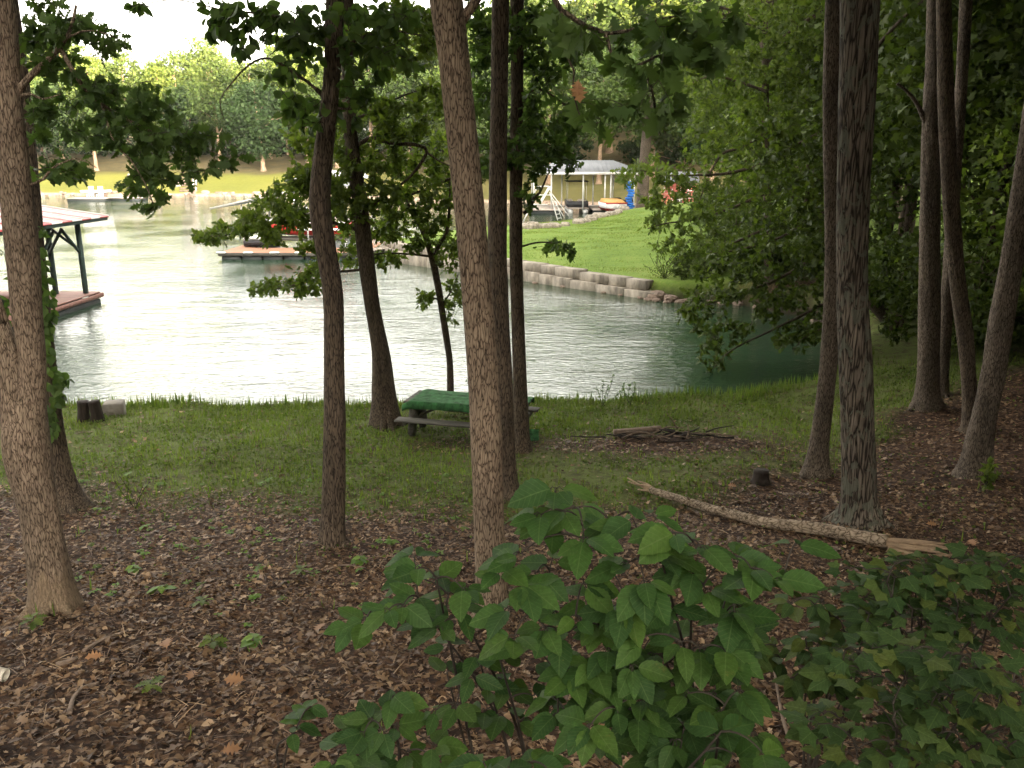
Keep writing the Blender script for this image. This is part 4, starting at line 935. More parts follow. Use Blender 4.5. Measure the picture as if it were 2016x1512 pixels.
def rock_mesh(seed, r, mat, name='rock'):
    import bmesh
    bm = bmesh.new(); bmesh.ops.create_icosphere(bm, subdivisions=3, radius=1.0)
    for v in bm.verts:
        c = v.co; k = .75 + .5 * float(fbm(c.x * 1.2 + seed, c.y * 1.2 + c.z * .9, seed)) + .12 * float(vnoise(c.x * 4 + seed, c.z * 4 + c.y * 3, seed))
        q = Vector((round(c.x * 2.2) / 2.2, round(c.y * 2.2) / 2.2, round(c.z * 2.2) / 2.2)); v.co = (c * .35 + q * .65) * k * r; v.co.z *= .65
    me = bpy.data.meshes.new(name); bm.to_mesh(me); bm.free(); me.materials.append(mat)
    o = bpy.data.objects.new(name, me); COL.objects.link(o); return o
rp = [rock_mesh(i + 3, 1.0, M['rock' if i else 'stone']) for i in range(3)]
GR = 'rocks along the cove bank'; first = [True] * 3
def put_rock(k, loc, sc, lb, group):
    o = rp[k]
    if not first[k]: o = rp[k].copy(); COL.objects.link(o)
    first[k] = False
    o.location = loc; o.scale = (sc, sc * rng.uniform(.7, 1), sc * rng.uniform(.7, 1.1)); o.rotation_euler = (0, 0, rng.uniform(0, 6)); tag(o, lb, 'rock', group)
put_rock(1, (6.75, 39.1, .12), .42, 'large reddish boulder at the near end of the stone wall', None)
put_rock(2, (7.25, 38.5, .08), .34, 'second reddish boulder, right of the largest one at the wall end', None)
for x, y, s_ in [(6.3, 38.9, .22), (6.0, 39.4, .18), (7.6, 38.2, .28), (8.3, 38.4, .25), (8.9, 38.2, .3), (9.5, 37.8, .26), (10.1, 37.5, .3), (10.7, 36.8, .28), (11.2, 36.1, .24), (5.2, 40.2, .16), (4.5, 41.0, .2), (2.6, 43.0, .18), (7.0, 38.1, .16), (11.7, 35.4, .25), (12.0, 34.7, .22), (1.2, 44.4, .17), (6.6, 38.5, .2), (7.9, 38.3, .22), (12.1, 33.4, .2)]:
    put_rock(int(rng.integers(1, 3)), (x, y, .0), s_, 'small brown rock lying in the water along the stone wall and cove bank', GR)
GE = 'pale edging stones of the lawn path'
for (px, py) in [(1030, 450), (1050, 450), (1072, 449), (1090, 448), (1112, 446), (1138, 440), (1152, 438), (1165, 434), (1178, 429), (1190, 427), (1204, 424), (1217, 420), (1230, 414), (1243, 408), (1254, 404), (1264, 401)]:
    p = ground(px, py); put_rock(0, (p[0], p[1], p[2] + .05), rng.uniform(.4, .75), 'pale flat stone edging the far side of the green lawn', GE)
GK = 'pale rocks on the far waterline'
for i in range(90):
    x = rng.uniform(-118, -30); y = np.interp(x, [-120, -75, -45, -22], [163, 160, 156, 146]) + rng.uniform(-.6, 1.6)
    put_rock(int(rng.integers(0, 3)), (x, y, max(0, float(gz(x, y)))), rng.uniform(.3, .8), 'pale rock on the far waterline below the yellow lawn', GK)

# ------------------------------------------------------------------ red and white roofed dock on the left
m, t, b, o = newmat('striped_roof')
tc = t.nodes.new('ShaderNodeTexCoord'); sp = t.nodes.new('ShaderNodeSeparateXYZ'); t.links.new(tc.outputs['Object'], sp.inputs[0])
fr = mathn(t, 'FRACT', mathn(t, 'MULTIPLY', sp.outputs[1], .62)); st_ = mathn(t, 'GREATER_THAN', fr, .5)
t.links.new(mixc(t, st_, (.42, .055, .06), (.74, .70, .69)), b.inputs['Base Color']); b.inputs['Roughness'].default_value = .45
M['striped'] = m
CD = thing('covered_dock', (-18.7, 34.6, 0), 'boat dock with a red and white striped metal roof on dark green posts', 'boat dock')
ex, rx_, ez, rzt = -17.15, -22.6, 3.82, 4.62; y0_, y1_ = 27.8, 38.7
rf = MB()
for sgn, xe in ((1, ex), (-1, 2 * rx_ - ex)):
    rf.poly([[xe, y0_, ez], [xe, y1_, ez], [rx_, y1_, rzt], [rx_, y0_, rzt], [xe, y0_, ez - .05], [xe, y1_, ez - .05], [rx_, y1_, rzt - .05], [rx_, y0_, rzt - .05]], [[0, 1, 2, 3], [4, 7, 6, 5], [0, 4, 5, 1], [1, 5, 6, 2], [0, 3, 7, 4]])
ro = rf.build('roof', M['striped'], CD)
rb_ = MB()
for yy in np.arange(y0_ + .4, y1_, .806): rb_.bar((ex - .01, yy, ez + .022), (rx_ + .02, yy, rzt + .022), .04, .045)
rb_.build('seam', M['roofwhite'], ro)
MB().bar((ex - .08, y0_ + .05, ez - .12), (ex - .08, y1_ - .05, ez - .12), .05, .13).build('fascia', M['greenpost'], CD)
MB().poly([[ex - .1, y1_ - .2, ez - .2], [rx_, y1_ - .2, ez - .2], [rx_, y1_ - .2, rzt - .08], [ex - .1, y1_ - .2, ez - .08], [ex - .1, y1_ - .14, ez - .2], [rx_, y1_ - .14, ez - .2], [rx_, y1_ - .14, rzt - .08], [ex - .1, y1_ - .14, ez - .08]], [[0, 1, 2, 3], [4, 7, 6, 5], [0, 4, 5, 1], [0, 3, 7, 4]]).build('fascia', M['roofwhite'], CD)
for (x, y) in ((-18.15, 34.5), (-18.15, 37.75), (-19.35, 37.5), (-18.15, 30.4), (-24.6, 37.6), (-24.6, 30.4)):
    MB().box((x, y, (.42 + ez - .1) / 2), (.17, .17, ez - .52), bev=.01).build('post', M['greenpost'], CD)
def cdbar(a, b_): MB().bar(a, b_, .09, .10).build('brace', M['greenpost'], CD)
cdbar((-18.15, 34.6, 2.5), (-18.15, 35.7, 3.35)); cdbar((-18.15, 34.4, 2.3), (-18.15, 33.0, 3.35)); cdbar((-18.15, 37.65, 2.3), (-18.15, 36.4, 3.35)); cdbar((-18.3, 37.7, 2.5), (-19.3, 37.55, 3.4)); cdbar((-19.35, 37.4, 2.3), (-18.3, 36.7, 3.4)); cdbar((-18.15, 30.5, 2.4), (-18.15, 31.5, 3.35))
MB().bar((-17.9, 34.35, .5), (-17.95, 34.3, 2.9), .03, .03).build('rail', M['metal'], CD)
dk = MB()
for x in np.arange(-19.5, -17.75, .15): dk.box((x, 34.6, .46), (.138, 7.4, .05))
for x in np.arange(-25.2, -19.6, .15): dk.box((x, 37.4, .458), (.138, 1.8, .05))
dk.build('deck', M['deckred'], CD)
MB().box((-17.70, 34.6, .33), (.06, 7.42, .18)).box((-18.6, 38.34, .33), (1.9, .06, .18)).box((-22.4, 38.34, .33), (5.6, .06, .18)).build('deck_edge', M['deckred'], CD)
MB().box((-18.6, 34.6, .02), (1.7, 7.2, .34), bev=.04).build('float', M['float'], CD)
MB().box((-22.4, 37.4, .02), (5.4, 1.6, .34), bev=.04).build('float', M['float'], CD)
gw = MB(); gw.bar((-18.5, 31.0, .40), (-18.7, 25.5, .55), 1.3, .07); gw.build('gangway', M['deckred'], CD)
CD.location.x -= .85
tag(MB().box((-18.9, 27.6, .05), (1.5, 1.0, .22), bev=.05).build('float_platform', M['float']), 'low dark float in the water below the striped dock ramp', 'float')

# ------------------------------------------------------------------ boat dock in the middle
BD = thing('boat_dock', (-15, 58, 0), 'grey roofed boat dock with a tan deck edged with white bumpers', 'boat dock')
xa, xb, ya, yb = -18.9, -9.4, 55.2, 58.4
dk = MB()
for y in np.arange(ya + .1, yb, .2): dk.box(((xa + xb) / 2, y, .44), (xb - xa, .19, .05))
for y in np.arange(yb + .1, 67, .2): dk.box((xa + .6, y, .44), (1.2, .19, .05)).box((xb - .6, y, .44), (1.2, .19, .05))
dk.build('deck', M['decktan'], BD)
MB().box(((xa + xb) / 2, ya - .03, .35), (xb - xa, .06, .22)).box((xa - .03, 61.1, .35), (.06, 11.8, .22)).build('deck_edge', M['oldwood'], BD)
for i in range(7): MB().box((xa + .75 + i * 1.35, ya + .5, .05), (1.2, .9, .40), bev=.05).build('float', M['float'], BD)
for i in range(3): MB().box((xa + .6, 59.5 + i * 2.6, .05), (1.0, 2.3, .40), bev=.05).build('float', M['float'], BD)
for x in (xa + .05, xa + 1.8, xa + 3.5, xa + 5.1, xa + 6.9, xa + 8.6): MB().box((x + .1, ya - .02, .47), (.62, .2, .12), bev=.05).build('bumper', M['white'], BD)
rx0, rx1, ry0, ry1, re, rr_ = -20.7, -10.6, 59.5, 68, 3.05, 4.75; mx_ = -12.6
rf = MB()
for xe, ze in ((rx0, re), (rx1, 4.3)): rf.poly([[xe, ry0, ze], [xe, ry1, ze], [mx_, ry1, rr_], [mx_, ry0, rr_], [xe, ry0, ze - .08], [xe, ry1, ze - .08], [mx_, ry1, rr_ - .08], [mx_, ry0, rr_ - .08]], [[0, 1, 2, 3], [4, 7, 6, 5], [0, 4, 5, 1], [1, 5, 6, 2], [2, 6, 7, 3], [3, 7, 4, 0]])
rf.build('roof', M['roofgrey'], BD)
for xe, ze in ((rx0, re), (rx1, 4.3)): MB().bar((xe, ry0 - .03, ze - .03), (mx_, ry0 - .03, rr_ - .03), .05, .13).build('fascia', M['roofwhite'], BD)
for x in (xa + .2, xb - .2, -14.2):
    for y in (60, 66.8): MB().box((x, y, 1.85), (.10, .10, 2.8 if abs(x + 14) > 1 else 2.8)).build('post', M['metal'], BD)
MB().bar((-12.2, 56.2, .46), (-12.2, 56.2, 1.5), .05, .05).build('post', M['white'], BD)
GW_ = MB(); GW_.bar((xb, 57, .46), (-6.0, 57.5, .95), 1.3, .06); GW_.build('gangway', M['deckgrey'], BD)
rl = MB()
for s_ in (-.6, .6):
    for f in np.linspace(0, 1, 5): q = np.array([xb + (-6.0 - xb) * f, 57 + .5 * f + s_, .46 + .49 * f]); rl.bar(q, q + [0, 0, .95], .04, .04)
    for h in (.5, .95): rl.bar((xb, 57 + s_, .46 + h), (-6.0, 57.5 + s_, .95 + h), .04, .04)
rl.build('railing', M['metal'], BD)
tag(MB().poly([[-13.6, 64, 3.9], [-11.6, 64, 4.0], [-11.6, 70, 5.3], [-13.6, 70, 5.1], [-13.6, 64, 3.85], [-11.6, 64, 3.95], [-11.6, 70, 5.25], [-13.6, 70, 5.05]], [[0, 1, 2, 3], [4, 7, 6, 5], [0, 4, 5, 1], [1, 5, 6, 2], [2, 6, 7, 3], [3, 7, 4, 0]]).build('awning_panel', M['roofwhite'], BD), 'bright white panel below the grey roof')

def hull(L, W, H, mat_, parent, name='hull', n=18, z0=0.0, bow=1.0):
    secs = []
    for k in range(n):
        t_ = k / (n - 1); w_ = W / 2 * (1 - max(0, (t_ - .45) / .55) ** 2.2 * .97) * (.93 + .07 * min(1, t_ * 4)); sh = H * (1 + .28 * max(0, t_ - .4) ** 1.5 * bow); kz = .45 * H * max(0, (t_ - .55) / .45) ** 2
        x = -L / 2 + L * t_
        secs.append([[x, -w_, sh], [x, -w_ * .97, sh * .62 + kz * .2], [x, -w_ * .72, H * .18 + kz * .8], [x, 0, kz], [x, w_ * .72, H * .18 + kz * .8], [x, w_ * .97, sh * .62 + kz * .2], [x, w_, sh]])
    return secs
def boat(name, loc, rz_, L, W, H, hullm, deckm, label, cat='boat'):
    B_ = thing(name, loc, label, cat, rz=rz_)
    s = hull(L, W, H, None, None)
    MB().loft(s).build('hull', hullm, B_, True, True)
    top = [[[q[0][0], q[0][1] * 1.015, q[0][2]], [q[0][0], 0, q[0][2] + .10], [q[6][0], q[6][1] * 1.015, q[6][2]], [q[6][0], q[6][1] * 1.015, q[6][2] + .05], [q[0][0], 0, q[0][2] + .18], [q[0][0], q[0][1] * 1.015, q[0][2] + .05]] for q in s]
    MB().loft(top).build('deck', deckm, B_, True, True)
    return B_
RB = boat('motor_boat', (-14.6, 61.3, 1.02), math.pi, 6.4, 2.3, .95, M['red'], M['white'], 'red speedboat with a white top on a lift under the grey dock roof')
MB().loft([[[x, -.8 * k, 1.05], [x, -.62 * k, 1.05 + h], [x, .62 * k, 1.05 + h], [x, .8 * k, 1.05]] for x, h, k in ((-2.9, .12, 1), (-1.8, .42, 1), (-.2, .62, 1), (.9, .55, .95), (2.2, .25, .6))]).build('cover', M['deckgrey'], RB, True, True)
MB().loft([[[x, -1.19 * k, zz], [x, -1.19 * k, zz + .16], [x, 1.19 * k, zz + .16], [x, 1.19 * k, zz]] for x, zz, k in ((-3.19, .45, .94), (-1, .45, 1.0), (.4, .47, .99))]).build('stripe', M['white'], RB, True, True)
LF_ = thing('boat_lift', (-14.6, 61.3, 0), 'dark lift cradle holding up the red speedboat', 'boat lift')
for y in (60.6, 62.0): MB().bar((-18.0, y, .85), (-11.6, y, .85), .16, .2).build('beam', M['oldwood'], LF_)
for x in (-17.4, -12.2): MB().bar((x, 60.3, .98), (x, 62.3, .98), .18, .14).build('bunk', M['oldwood'], LF_)
for x in (-17.9, -11.7): MB().bar((x, 60.6, -.3), (x, 60.6, .9), .12, .12).build('arm', M['metal'], LF_)
JS = thing('jet_ski', (-17.2, 58.9, .5), 'small dark watercraft parked on the tan deck beside the red boat', 'watercraft', rz=.1)
MB().loft([[[q[0] , q[1], q[2]] for q in s_] for s_ in hull(2.2, .9, .42, None, None)]).build('hull', M['black'], JS, True, True)
MB().box((-.3, 0, .6), (1.0, .36, .3), bev=.12).build('seat', M['white'], JS, local=True)
MB().bar((.35, -.3, .85), (.35, .3, .85), .06, .06).bar((.35, 0, .5), (.35, 0, .86), .1, .1).build('handlebar', M['black'], JS, local=True)
# grey roof of another dock, far behind
OD = thing('boat_dock', (-16, 84, 0), 'far pale-roofed dock with a purple cover just behind the boat dock roof', 'boat dock')
MB().poly([[-20.5, 80, 4.5], [-14.5, 80, 4.5], [-15.5, 86, 5.3], [-19.5, 86, 5.3], [-20.5, 92, 4.5], [-14.5, 92, 4.5]], [[0, 1, 2, 3], [3, 2, 5, 4], [0, 3, 4], [1, 5, 2]]).build('roof', M['roofwhite'], OD)
for x in (-20.2, -17.5, -14.8):
    for y in (80.5, 91.5): MB().box((x, y, 2.5), (.12, .12, 4.2)).build('post', M['metal'], OD)
MB().box((-17.5, 86, .35), (6, 12, .3)).build('deck', M['deckgrey'], OD)
pv = plain('purple_cover', (.13, .09, .45), .7); MB().box((-15.8, 81.5, 3.7), (1.8, .3, 1.0), bev=.1).build('cover', pv, OD)

# ------------------------------------------------------------------ grey boathouse with its boats
BH = thing('boathouse', (11, 108, 0), 'open boathouse with a grey metal hip roof on thin white posts', 'boathouse')
hx0, hx1, hy0, hy1, he, hr = 2.2, 16.2, 104, 114.5, 4.85, 6.25
MB().poly([[hx0, hy0, he], [hx1, hy0, he], [hx1, hy1, he], [hx0, hy1, he], [hx0 + 3.7, 109.2, hr], [hx1 - 3.7, 109.2, hr], [hx0, hy0, he - .1], [hx1, hy0, he - .1], [hx1, hy1, he - .1], [hx0, hy1, he - .1]],
          [[0, 1, 5, 4], [1, 2, 5], [2, 3, 4, 5], [3, 0, 4], [0, 6, 7, 1], [1, 7, 8, 2], [2, 8, 9, 3], [3, 9, 6, 0], [6, 9, 8, 7]]).build('roof', M['roofgrey'], BH)
sm_ = MB()
for x in np.arange(hx0 + .5, hx1, .55):
    f = min(1, (x - hx0) / 3.7, (hx1 - x) / 3.7); sm_.bar((x, hy0, he + .03), (x, hy0 + (109.2 - hy0) * f, he + (hr - he) * f + .03), .05, .05)
sm_.build('seam', M['roofgrey'], BH)
MB().box(((hx0 + hx1) / 2, hy0 - .03, he - .10), (hx1 - hx0, .05, .3)).build('fascia', M['white'], BH)
for x, y in ((hx0 + .4, 104.3), (4.7, 104.3), (8.5, 104.3), (11.1, 104.3), (11.8, 104.3), (14.6, 104.3), (15.9, 104.3), (hx0 + .4, 114), (6.5, 114), (10.6, 114), (13.2, 114), (15.9, 114)):
    MB().box((x, y, 2.6), (.16, .16, 4.4)).build('post', M['metal'], BH)
dk = MB(); dk.box((4.2, 109, .5), (4.0, 10.4, .14)).box((11, 109, .5), (2.6, 10.4, .14)).box((15.4, 109, .5), (1.4, 10.4, .14)).box((9.2, 113.6, .498), (13.6, 1.6, .14)); dk.build('deck', M['deckgrey'], BH)
for x, w_ in ((4.2, 3.8), (11, 2.4), (15.4, 1.3)): MB().box((x, 109, .15), (w_, 10, .52), bev=.08).build('float', M['float'], BH)
PB = thing('pontoon_boat', (8.0, 108.3, .1), 'dark pontoon boat with a black canopy inside the grey boathouse', 'pontoon boat')
for x in (7.1, 8.9): MB().tube(spline([[x, 105, .2], [x, 111.5, .2], [x, 112.2, .35]], .4), .33, 12).build('pontoon', M['metal'], PB, True)
MB().box((8, 108.5, .62), (2.5, 7.2, .14)).build('deck', M['deckgrey'], PB)
fe = MB(); fe.box((6.8, 108.5, 1.1), (.07, 6.8, .75)).box((9.2, 108.5, 1.1), (.07, 6.8, .75)).box((8, 105.1, 1.1), (2.4, .07, .75)); fe.build('fence', M['black'], PB)
for x, y in ((7.3, 110.3), (8.7, 110.3), (8.7, 106.5)): MB().box((x, y, 1.15), (.75, .8, .7), bev=.12).build('seat', M['deckgrey'], PB)
MB().box((8.0, 108.6, 3.75), (2.7, 3.4, .16), bev=.07).build('canopy', M['black'], PB)
for x in (6.85, 9.15):
    for y in (107.2, 110): MB().bar((x, y, 1.4), (x, y, 3.75), .05, .05).build('canopy_pole', M['metal'], PB)
P2 = thing('pontoon_boat', (14, 109, .1), 'second dark pontoon boat moored at the right of the boathouse deck', 'pontoon boat')
MB().box((13.8, 109.5, .62), (2.3, 6.5, .14)).build('deck', M['deckgrey'], P2)
MB().box((12.7, 109.5, 1.15), (.07, 6.3, .85)).box((14.9, 109.5, 1.15), (.07, 6.3, .85)).box((13.8, 106.3, 1.15), (2.3, .07, .85)).build('fence', M['black'], P2)
for x in (12.9, 14.7): MB().tube(spline([[x, 106.4, .2], [x, 112.4, .2]], .5), .33, 12).build('pontoon', M['metal'], P2, True)
MB().box((13.4, 110.5, 1.35), (.9, .9, .7), bev=.15).build('seat', M['black'], P2)
RW2 = thing('motor_boat', (11.5, 102.0, .45), 'white runabout with a red waterline and orange cover, stern towards the lawn', 'boat', rz=R(100))
s = hull(5.4, 2.7, 1.05, None, None); MB().loft(s).build('hull', M['white'], RW2, True, True)
s2 = [[[q[0], q[1] * 1.02, min(q[2], .46)] for q in sec] for sec in s]; MB().loft(s2).build('stripe', M['red'], RW2, True, True)
MB().loft([[[x, -1.22 * k, 1.0], [x, -1.0 * k, 1.06 + h], [x, 1.0 * k, 1.06 + h], [x, 1.22 * k, 1.0]] for x, h, k in ((-2.75, .1, 1), (-1.4, .34, 1), (.5, .42, .95), (1.6, .25, .7))]).build('cover', M['yellow'], RW2, True, True)
MB().loft([[[x, -1.26 * k, .98], [x, -1.26 * k, 1.1], [x, 1.26 * k, 1.1], [x, 1.26 * k, .98]] for x, k in ((-2.76, 1), (-1, 1), (.4, .98))]).build('trim', M['red'], RW2, True, True)
JS2 = thing('jet_ski', (16.2, 100.6, .35), 'small white and blue watercraft drawn up beside the white runabout', 'watercraft', rz=R(95))
MB().loft(hull(3.0, 1.1, .55, None, None)).build('hull', M['white'], JS2, True, True); MB().box((-.2, 0, .75), (1.4, .45, .35), bev=.14).build('seat', M['blue'], JS2, local=True)
BT = thing('slide_tower', (14.3, 104.0, 0), 'tall bright blue plastic slide tower standing left of the bare trunk', 'slide')
ps = [[14.0 + .35 * math.sin(k * 1.1), 100.9 + .35 * math.cos(k * 1.1), 1.0 + k * .27] for k in range(13)]
for k in range(11): MB().box((13.75 + .14 * math.sin(k * 1.3), 101.5, .75 + k * .3), (.72, .66, .27), rz=.25 * math.sin(k * 1.9), bev=.08).build('panel', M['blue'], BT)
MB().bar((13.75, 101.9, .3), (13.75, 101.9, 4.1), .1, .1).build('post', M['metal'], BT)
# bare trunk and the shore furniture right of the boathouse
tp = gpt(14.6, 97.5)
CT = thing('shade_tree', tp, 'broad trunk standing right of the blue slide tower with leaves above the boathouse roof', 'tree')
P = spline([[*(tp - [0, 0, .5]), .95], [*(tp + [0, 0, .3]), .72], [*(tp + [.1, 0, 5]), .6], [*(tp + [.3, 0, 11]), .5], [*(tp + [.2, 0, 18]), .2]], .3)
MB().tube(P[:, :3], P[:, 3], 18, True, .07, 6).build('trunk', M['bark_grey'], CT, True)
lv = MB(); canopy(lv, tp + np.array([0, 0, 13]), 5, 4.5, 70, 60, .6, TUFT); lv.build('crown', M['leaf_far'], CT)
SF = thing('diving_frame', (4.2, 84, .6), 'white tubular diving slide with a ladder on the lawn point', 'diving slide')
def sft(name, segs, r_=.05):
    mb = MB()
    for a_, b2 in segs: mb.tube(spline([a_, b2], .5), r_, 8)
    mb.build(name, M['metal'], SF, True)
sy = 80.0
q = lambda px, py, dy=0: at(px, py, sy + dy)
sft('leg', [(q(1030, 437), q(1048, 400)), (q(1043, 402), q(1058, 367))]); sft('leg', [(q(1058, 367), q(1081, 367)), (q(1081, 367), q(1086, 381))]); sft('leg', [(q(1082, 378), q(1098, 434))]); sft('leg', [(q(1086, 381), q(1122, 428))]); sft('leg', [(q(1084, 384, .8), q(1112, 430, .8))])
sft('platform_rail', [(q(1043, 402), q(1078, 403)), (q(1060, 384), q(1083, 384))])
sft('ladder', [(q(1088, 396), q(1098, 434)), (q(1094, 395), q(1106, 432))] + [(q(1088 + k * 2.2, 398 + k * 8), q(1094.5 + k * 2.4, 397 + k * 8)) for k in range(5)], .035)
sft('slide', [(q(1081, 367), q(1062, 400, -1.2)), (q(1084, 367), q(1065, 400, -1.2))], .06)
# chair, railing, shed up the slope
cp = gpt(17.4, 97)
CH = thing('lounge_chair', cp, 'red wooden lounge chair on the bank right of the bare trunk', 'chair', rz=.4)
for k in range(6): MB().box((0, .35 + .03 * k, .55 + k * .17), (1.1, .05, .14)).build('slat', M['rust'], CH, local=True)
MB().box((0, -.1, .45), (1.1, .9, .07)).build('seat', M['rust'], CH, local=True)
for x in (-.5, .5):
    MB().bar((x, -.5, 0), (x, -.5, .7), .1, .1).build('leg', M['yellow'], CH, local=True); MB().bar((x, .3, 0), (x, .55, 1.6), .1, .1).build('leg', M['yellow'], CH, local=True); MB().box((x, -.1, .72), (.14, 1.0, .05)).build('arm', M['rust'], CH, local=True)
RL = thing('railing', gpt(17, 99.5), 'white stair railing beside the red chair above the boathouse', 'railing')
for k in range(7):
    p = gpt(15.6 + k * .9, 100 - k * .1); MB().bar(p, p + [0, 0, 2.0 + .15 * (k % 3)], .09, .09).build('post', M['metal'], RL)
for h in (.7, 1.5): MB().bar(gpt(15.6, 100) + [0, 0, h], gpt(21, 99.4) + [0, 0, h], .07, .07).build('rail', M['metal'], RL)
SH = thing('garden_shed', gpt(20, 104), 'small red shed half hidden by leaves right of the boathouse', 'shed')
g = gpt(20, 104)
MB().box(g + [0, 0, 1.3], (3.2, 3, 3.2)).build('wall', M['rust'], SH); MB().poly([[18.0, 102.2, g[2] + 2.9], [22, 102.2, g[2] + 2.9], [22, 104, g[2] + 4.1], [18, 104, g[2] + 4.1], [18, 105.8, g[2] + 2.9], [22, 105.8, g[2] + 2.9]], [[0, 1, 2, 3], [3, 2, 5, 4], [0, 3, 4], [1, 5, 2]]).build('roof', M['roofgrey'], SH)
MB().box(g + [-.4, -1.53, .75], (.9, .06, 2.0)).build('door', M['oldwood'], SH)
STP = gpt(14.2, 62)
WS = thing('wooden_stairs', STP, 'grey stairs glimpsed through the leaves at the top right of the lawn', 'stairs')
for k in range(9): MB().box(STP + [0, .28 * k, .12 + .19 * k], (1.5, .32, .07)).build('step', M['deckgrey'], WS)
for x in (-.78, .78): MB().bar(STP + [x, -.1, -.1], STP + [x, 2.5, 1.75], .07, .24).build('stringer', M['oldwood'], WS)
for x in (-.8, .8):
    for k in (0, 4, 8): MB().bar(STP + [x, .28 * k, .1 + .19 * k], STP + [x, .28 * k, 1.2 + .19 * k], .07, .07).build('post', M['oldwood'], WS)

# ------------------------------------------------------------------ far shore: swim dock, stair rail, kayak
SDK = thing('swim_dock', (-66, 150, 0), 'low grey swim dock with a white ladder by the far shore', 'swim dock')
def farp(px, py, z): 
    d = ray(px, py); t_ = (z - CAMZ) / d[2]; return CAM + d * t_
a = farp(184, 390, .45); b_ = farp(288, 384, .45)
MB().box(((a[0] + b_[0]) / 2 - 2.2, a[1], .45), (6.0, 3.6, .14)).box(((a[0] + b_[0]) / 2 + 3, a[1] + 2.2, .45), (5.6, 2.6, .14)).build('deck', M['deckgrey'], SDK)
MB().box(((a[0] + b_[0]) / 2 - 2.2, a[1], .12), (5.6, 3.3, .5), bev=.05).build('float', M['float'], SDK); MB().box(((a[0] + b_[0]) / 2 + 3, a[1] + 2.2, .12), (5.2, 2.3, .5), bev=.05).build('float', M['float'], SDK)
for k in range(2):
    x = (a[0] + b_[0]) / 2 - 2.4 + k * 1.5; C_ = thing('deck_chair', (x, a[1] + .8, .52), ['white slatted chair on the swim dock, left of two', 'white slatted chair on the swim dock, right of two'][k], 'chair')
    MB().box((x, a[1] + .7, .95), (.8, .8, .1)).build('seat', M['white'], C_)
    for j in range(4): MB().box((x - .33 + j * .22, a[1] + 1.15, 1.6), (.13, .06, 1.3)).build('slat', M['white'], C_)
    for dx in (-.36, .36):
        for dy in (.35, 1.05): MB().box((x + dx, a[1] + dy, .72), (.09, .09, .42)).build('leg', M['white'], C_)
kp = farp(190, 380, .5); tag(MB().loft([[[kp[0] + q[0], kp[1] + q[1], .5 + q[2]] for q in sec] for sec in hull(5.5, 1.1, .5, None, None)]).build('rowing_boat', M['white'], None, True), 'small white boat drawn up on the rocks behind the swim dock', 'boat')
RS = thing('stair_rail', gpt(-60, 162), 'white handrail of the steps climbing the yellow far bank', 'railing')
for px in (383, 388): 
    for k in range(4):
        p = ground(px + k * .6 - 2, 376 - k * 11); MB().bar(p, p + [0, 0, 1.5], .16, .16).build('post', M['white'], RS)
    p = ground(px, 374); e_ = ground(px - 1, 340); MB().bar(p + [0, 0, 1.5], e_ + [0, 0, 1.5], .16, .16).build('rail', M['white'], RS)
SST = thing('stone_steps', ground(372, 377), 'brown stone steps left of the white handrail on the far bank', 'steps')
for k in range(8):
    p = ground(372, 377 - k * 5); MB().box(p + [0, 0, .05], (3.2, .9, .3)).build('step', M['rock'], SST)
for px, py, lb in ((262, 352, 'pale boulder on the far lawn behind the hanging oak leaves'), (345, 366, 'pale boulder left of the white handrail on the far bank')):
    p = ground(px, py); o = rp[0].copy(); COL.objects.link(o); o.location = p; o.scale = (1.7, 1.2, 1.6); tag(o, lb, 'rock')

# ------------------------------------------------------------------ leaf litter, grass, ground cover
def scatter(n, x0, x1, y0, y1, prob):
    x = rng.uniform(x0, x1, n); y = rng.uniform(y0, y1, n); k = rng.uniform(0, 1, n) < prob(x, y); return x[k], y[k]
CURL = tmpl_profile([(0, .02), (.22, .2), (.5, .27), (.78, .17), (1, .01)], .75, .55)
CURL2 = tmpl_profile([(0, .02), (.2, .16), (.32, .10), (.55, .30), (.68, .14), (.82, .2), (1, .02)], -.5, .6)
lt = MB()
def inview(x, y): return np.abs(x) < 1.0 + y * .72
def litter_layer(n, y0, y1, T, smin, smax, lift):
    x, y = scatter(n, -14, 15, y0, y1, lambda x, y: inview(x, y) * (1 - .82 * grass_mask(x, y)))
    k = len(x); z = gz(x, y) + rng.uniform(.0, lift, k)
    a = rng.uniform(0, 6.28, k); d = np.stack([np.cos(a), np.sin(a), rng.normal(0, .25, k)], 1)
    add_leaves(lt, T, np.stack([x, y, z], 1), d, norm(unit(k) * .45 + np.array([0, 0, .8])), rng.uniform(smin, smax, k) , rng.uniform(.7, 1.3, k))
litter_layer(22000, 3.6, 9.5, CURL, .035, .10, .04)
litter_layer(14000, 3.6, 9.5, CURL2, .04, .10, .04)
litter_layer(4000, 3.6, 9, OAK_S, .07, .13, .05)
litter_layer(60000, 3.6, 13, TUFT, .025, .07, .03)
litter_layer(26000, 9.5, 20, TUFT, .05, .11, .03)
x, y = scatter(9000, -10, 11, 3.6, 11, lambda x, y: inview(x, y) * (1 - .9 * grass_mask(x, y))); k = len(x); a = rng.uniform(0, 6.28, k)
add_leaves(lt, (np.array([[-.02, 0, 0], [.02, 0, 0], [.015, .5, .03], [-.015, .5, .03], [.008, 1, 0], [-.008, 1, 0]], float), np.array([[0, 1, 2, 3], [3, 2, 4, 5]])), np.stack([x, y, gz(x, y) + .03], 1), np.stack([np.cos(a), np.sin(a), rng.normal(0, .12, k)], 1), norm(unit(k) * .3 + np.array([0, 0, 1.0])), rng.uniform(.06, .22, k), 1.3)
tag(lt.build('leaf_litter', M['litter']), 'brown dead leaves covering the slope', 'leaf litter', kind='stuff')
big = MB()
GD = 'large tan oak leaves on the litter'
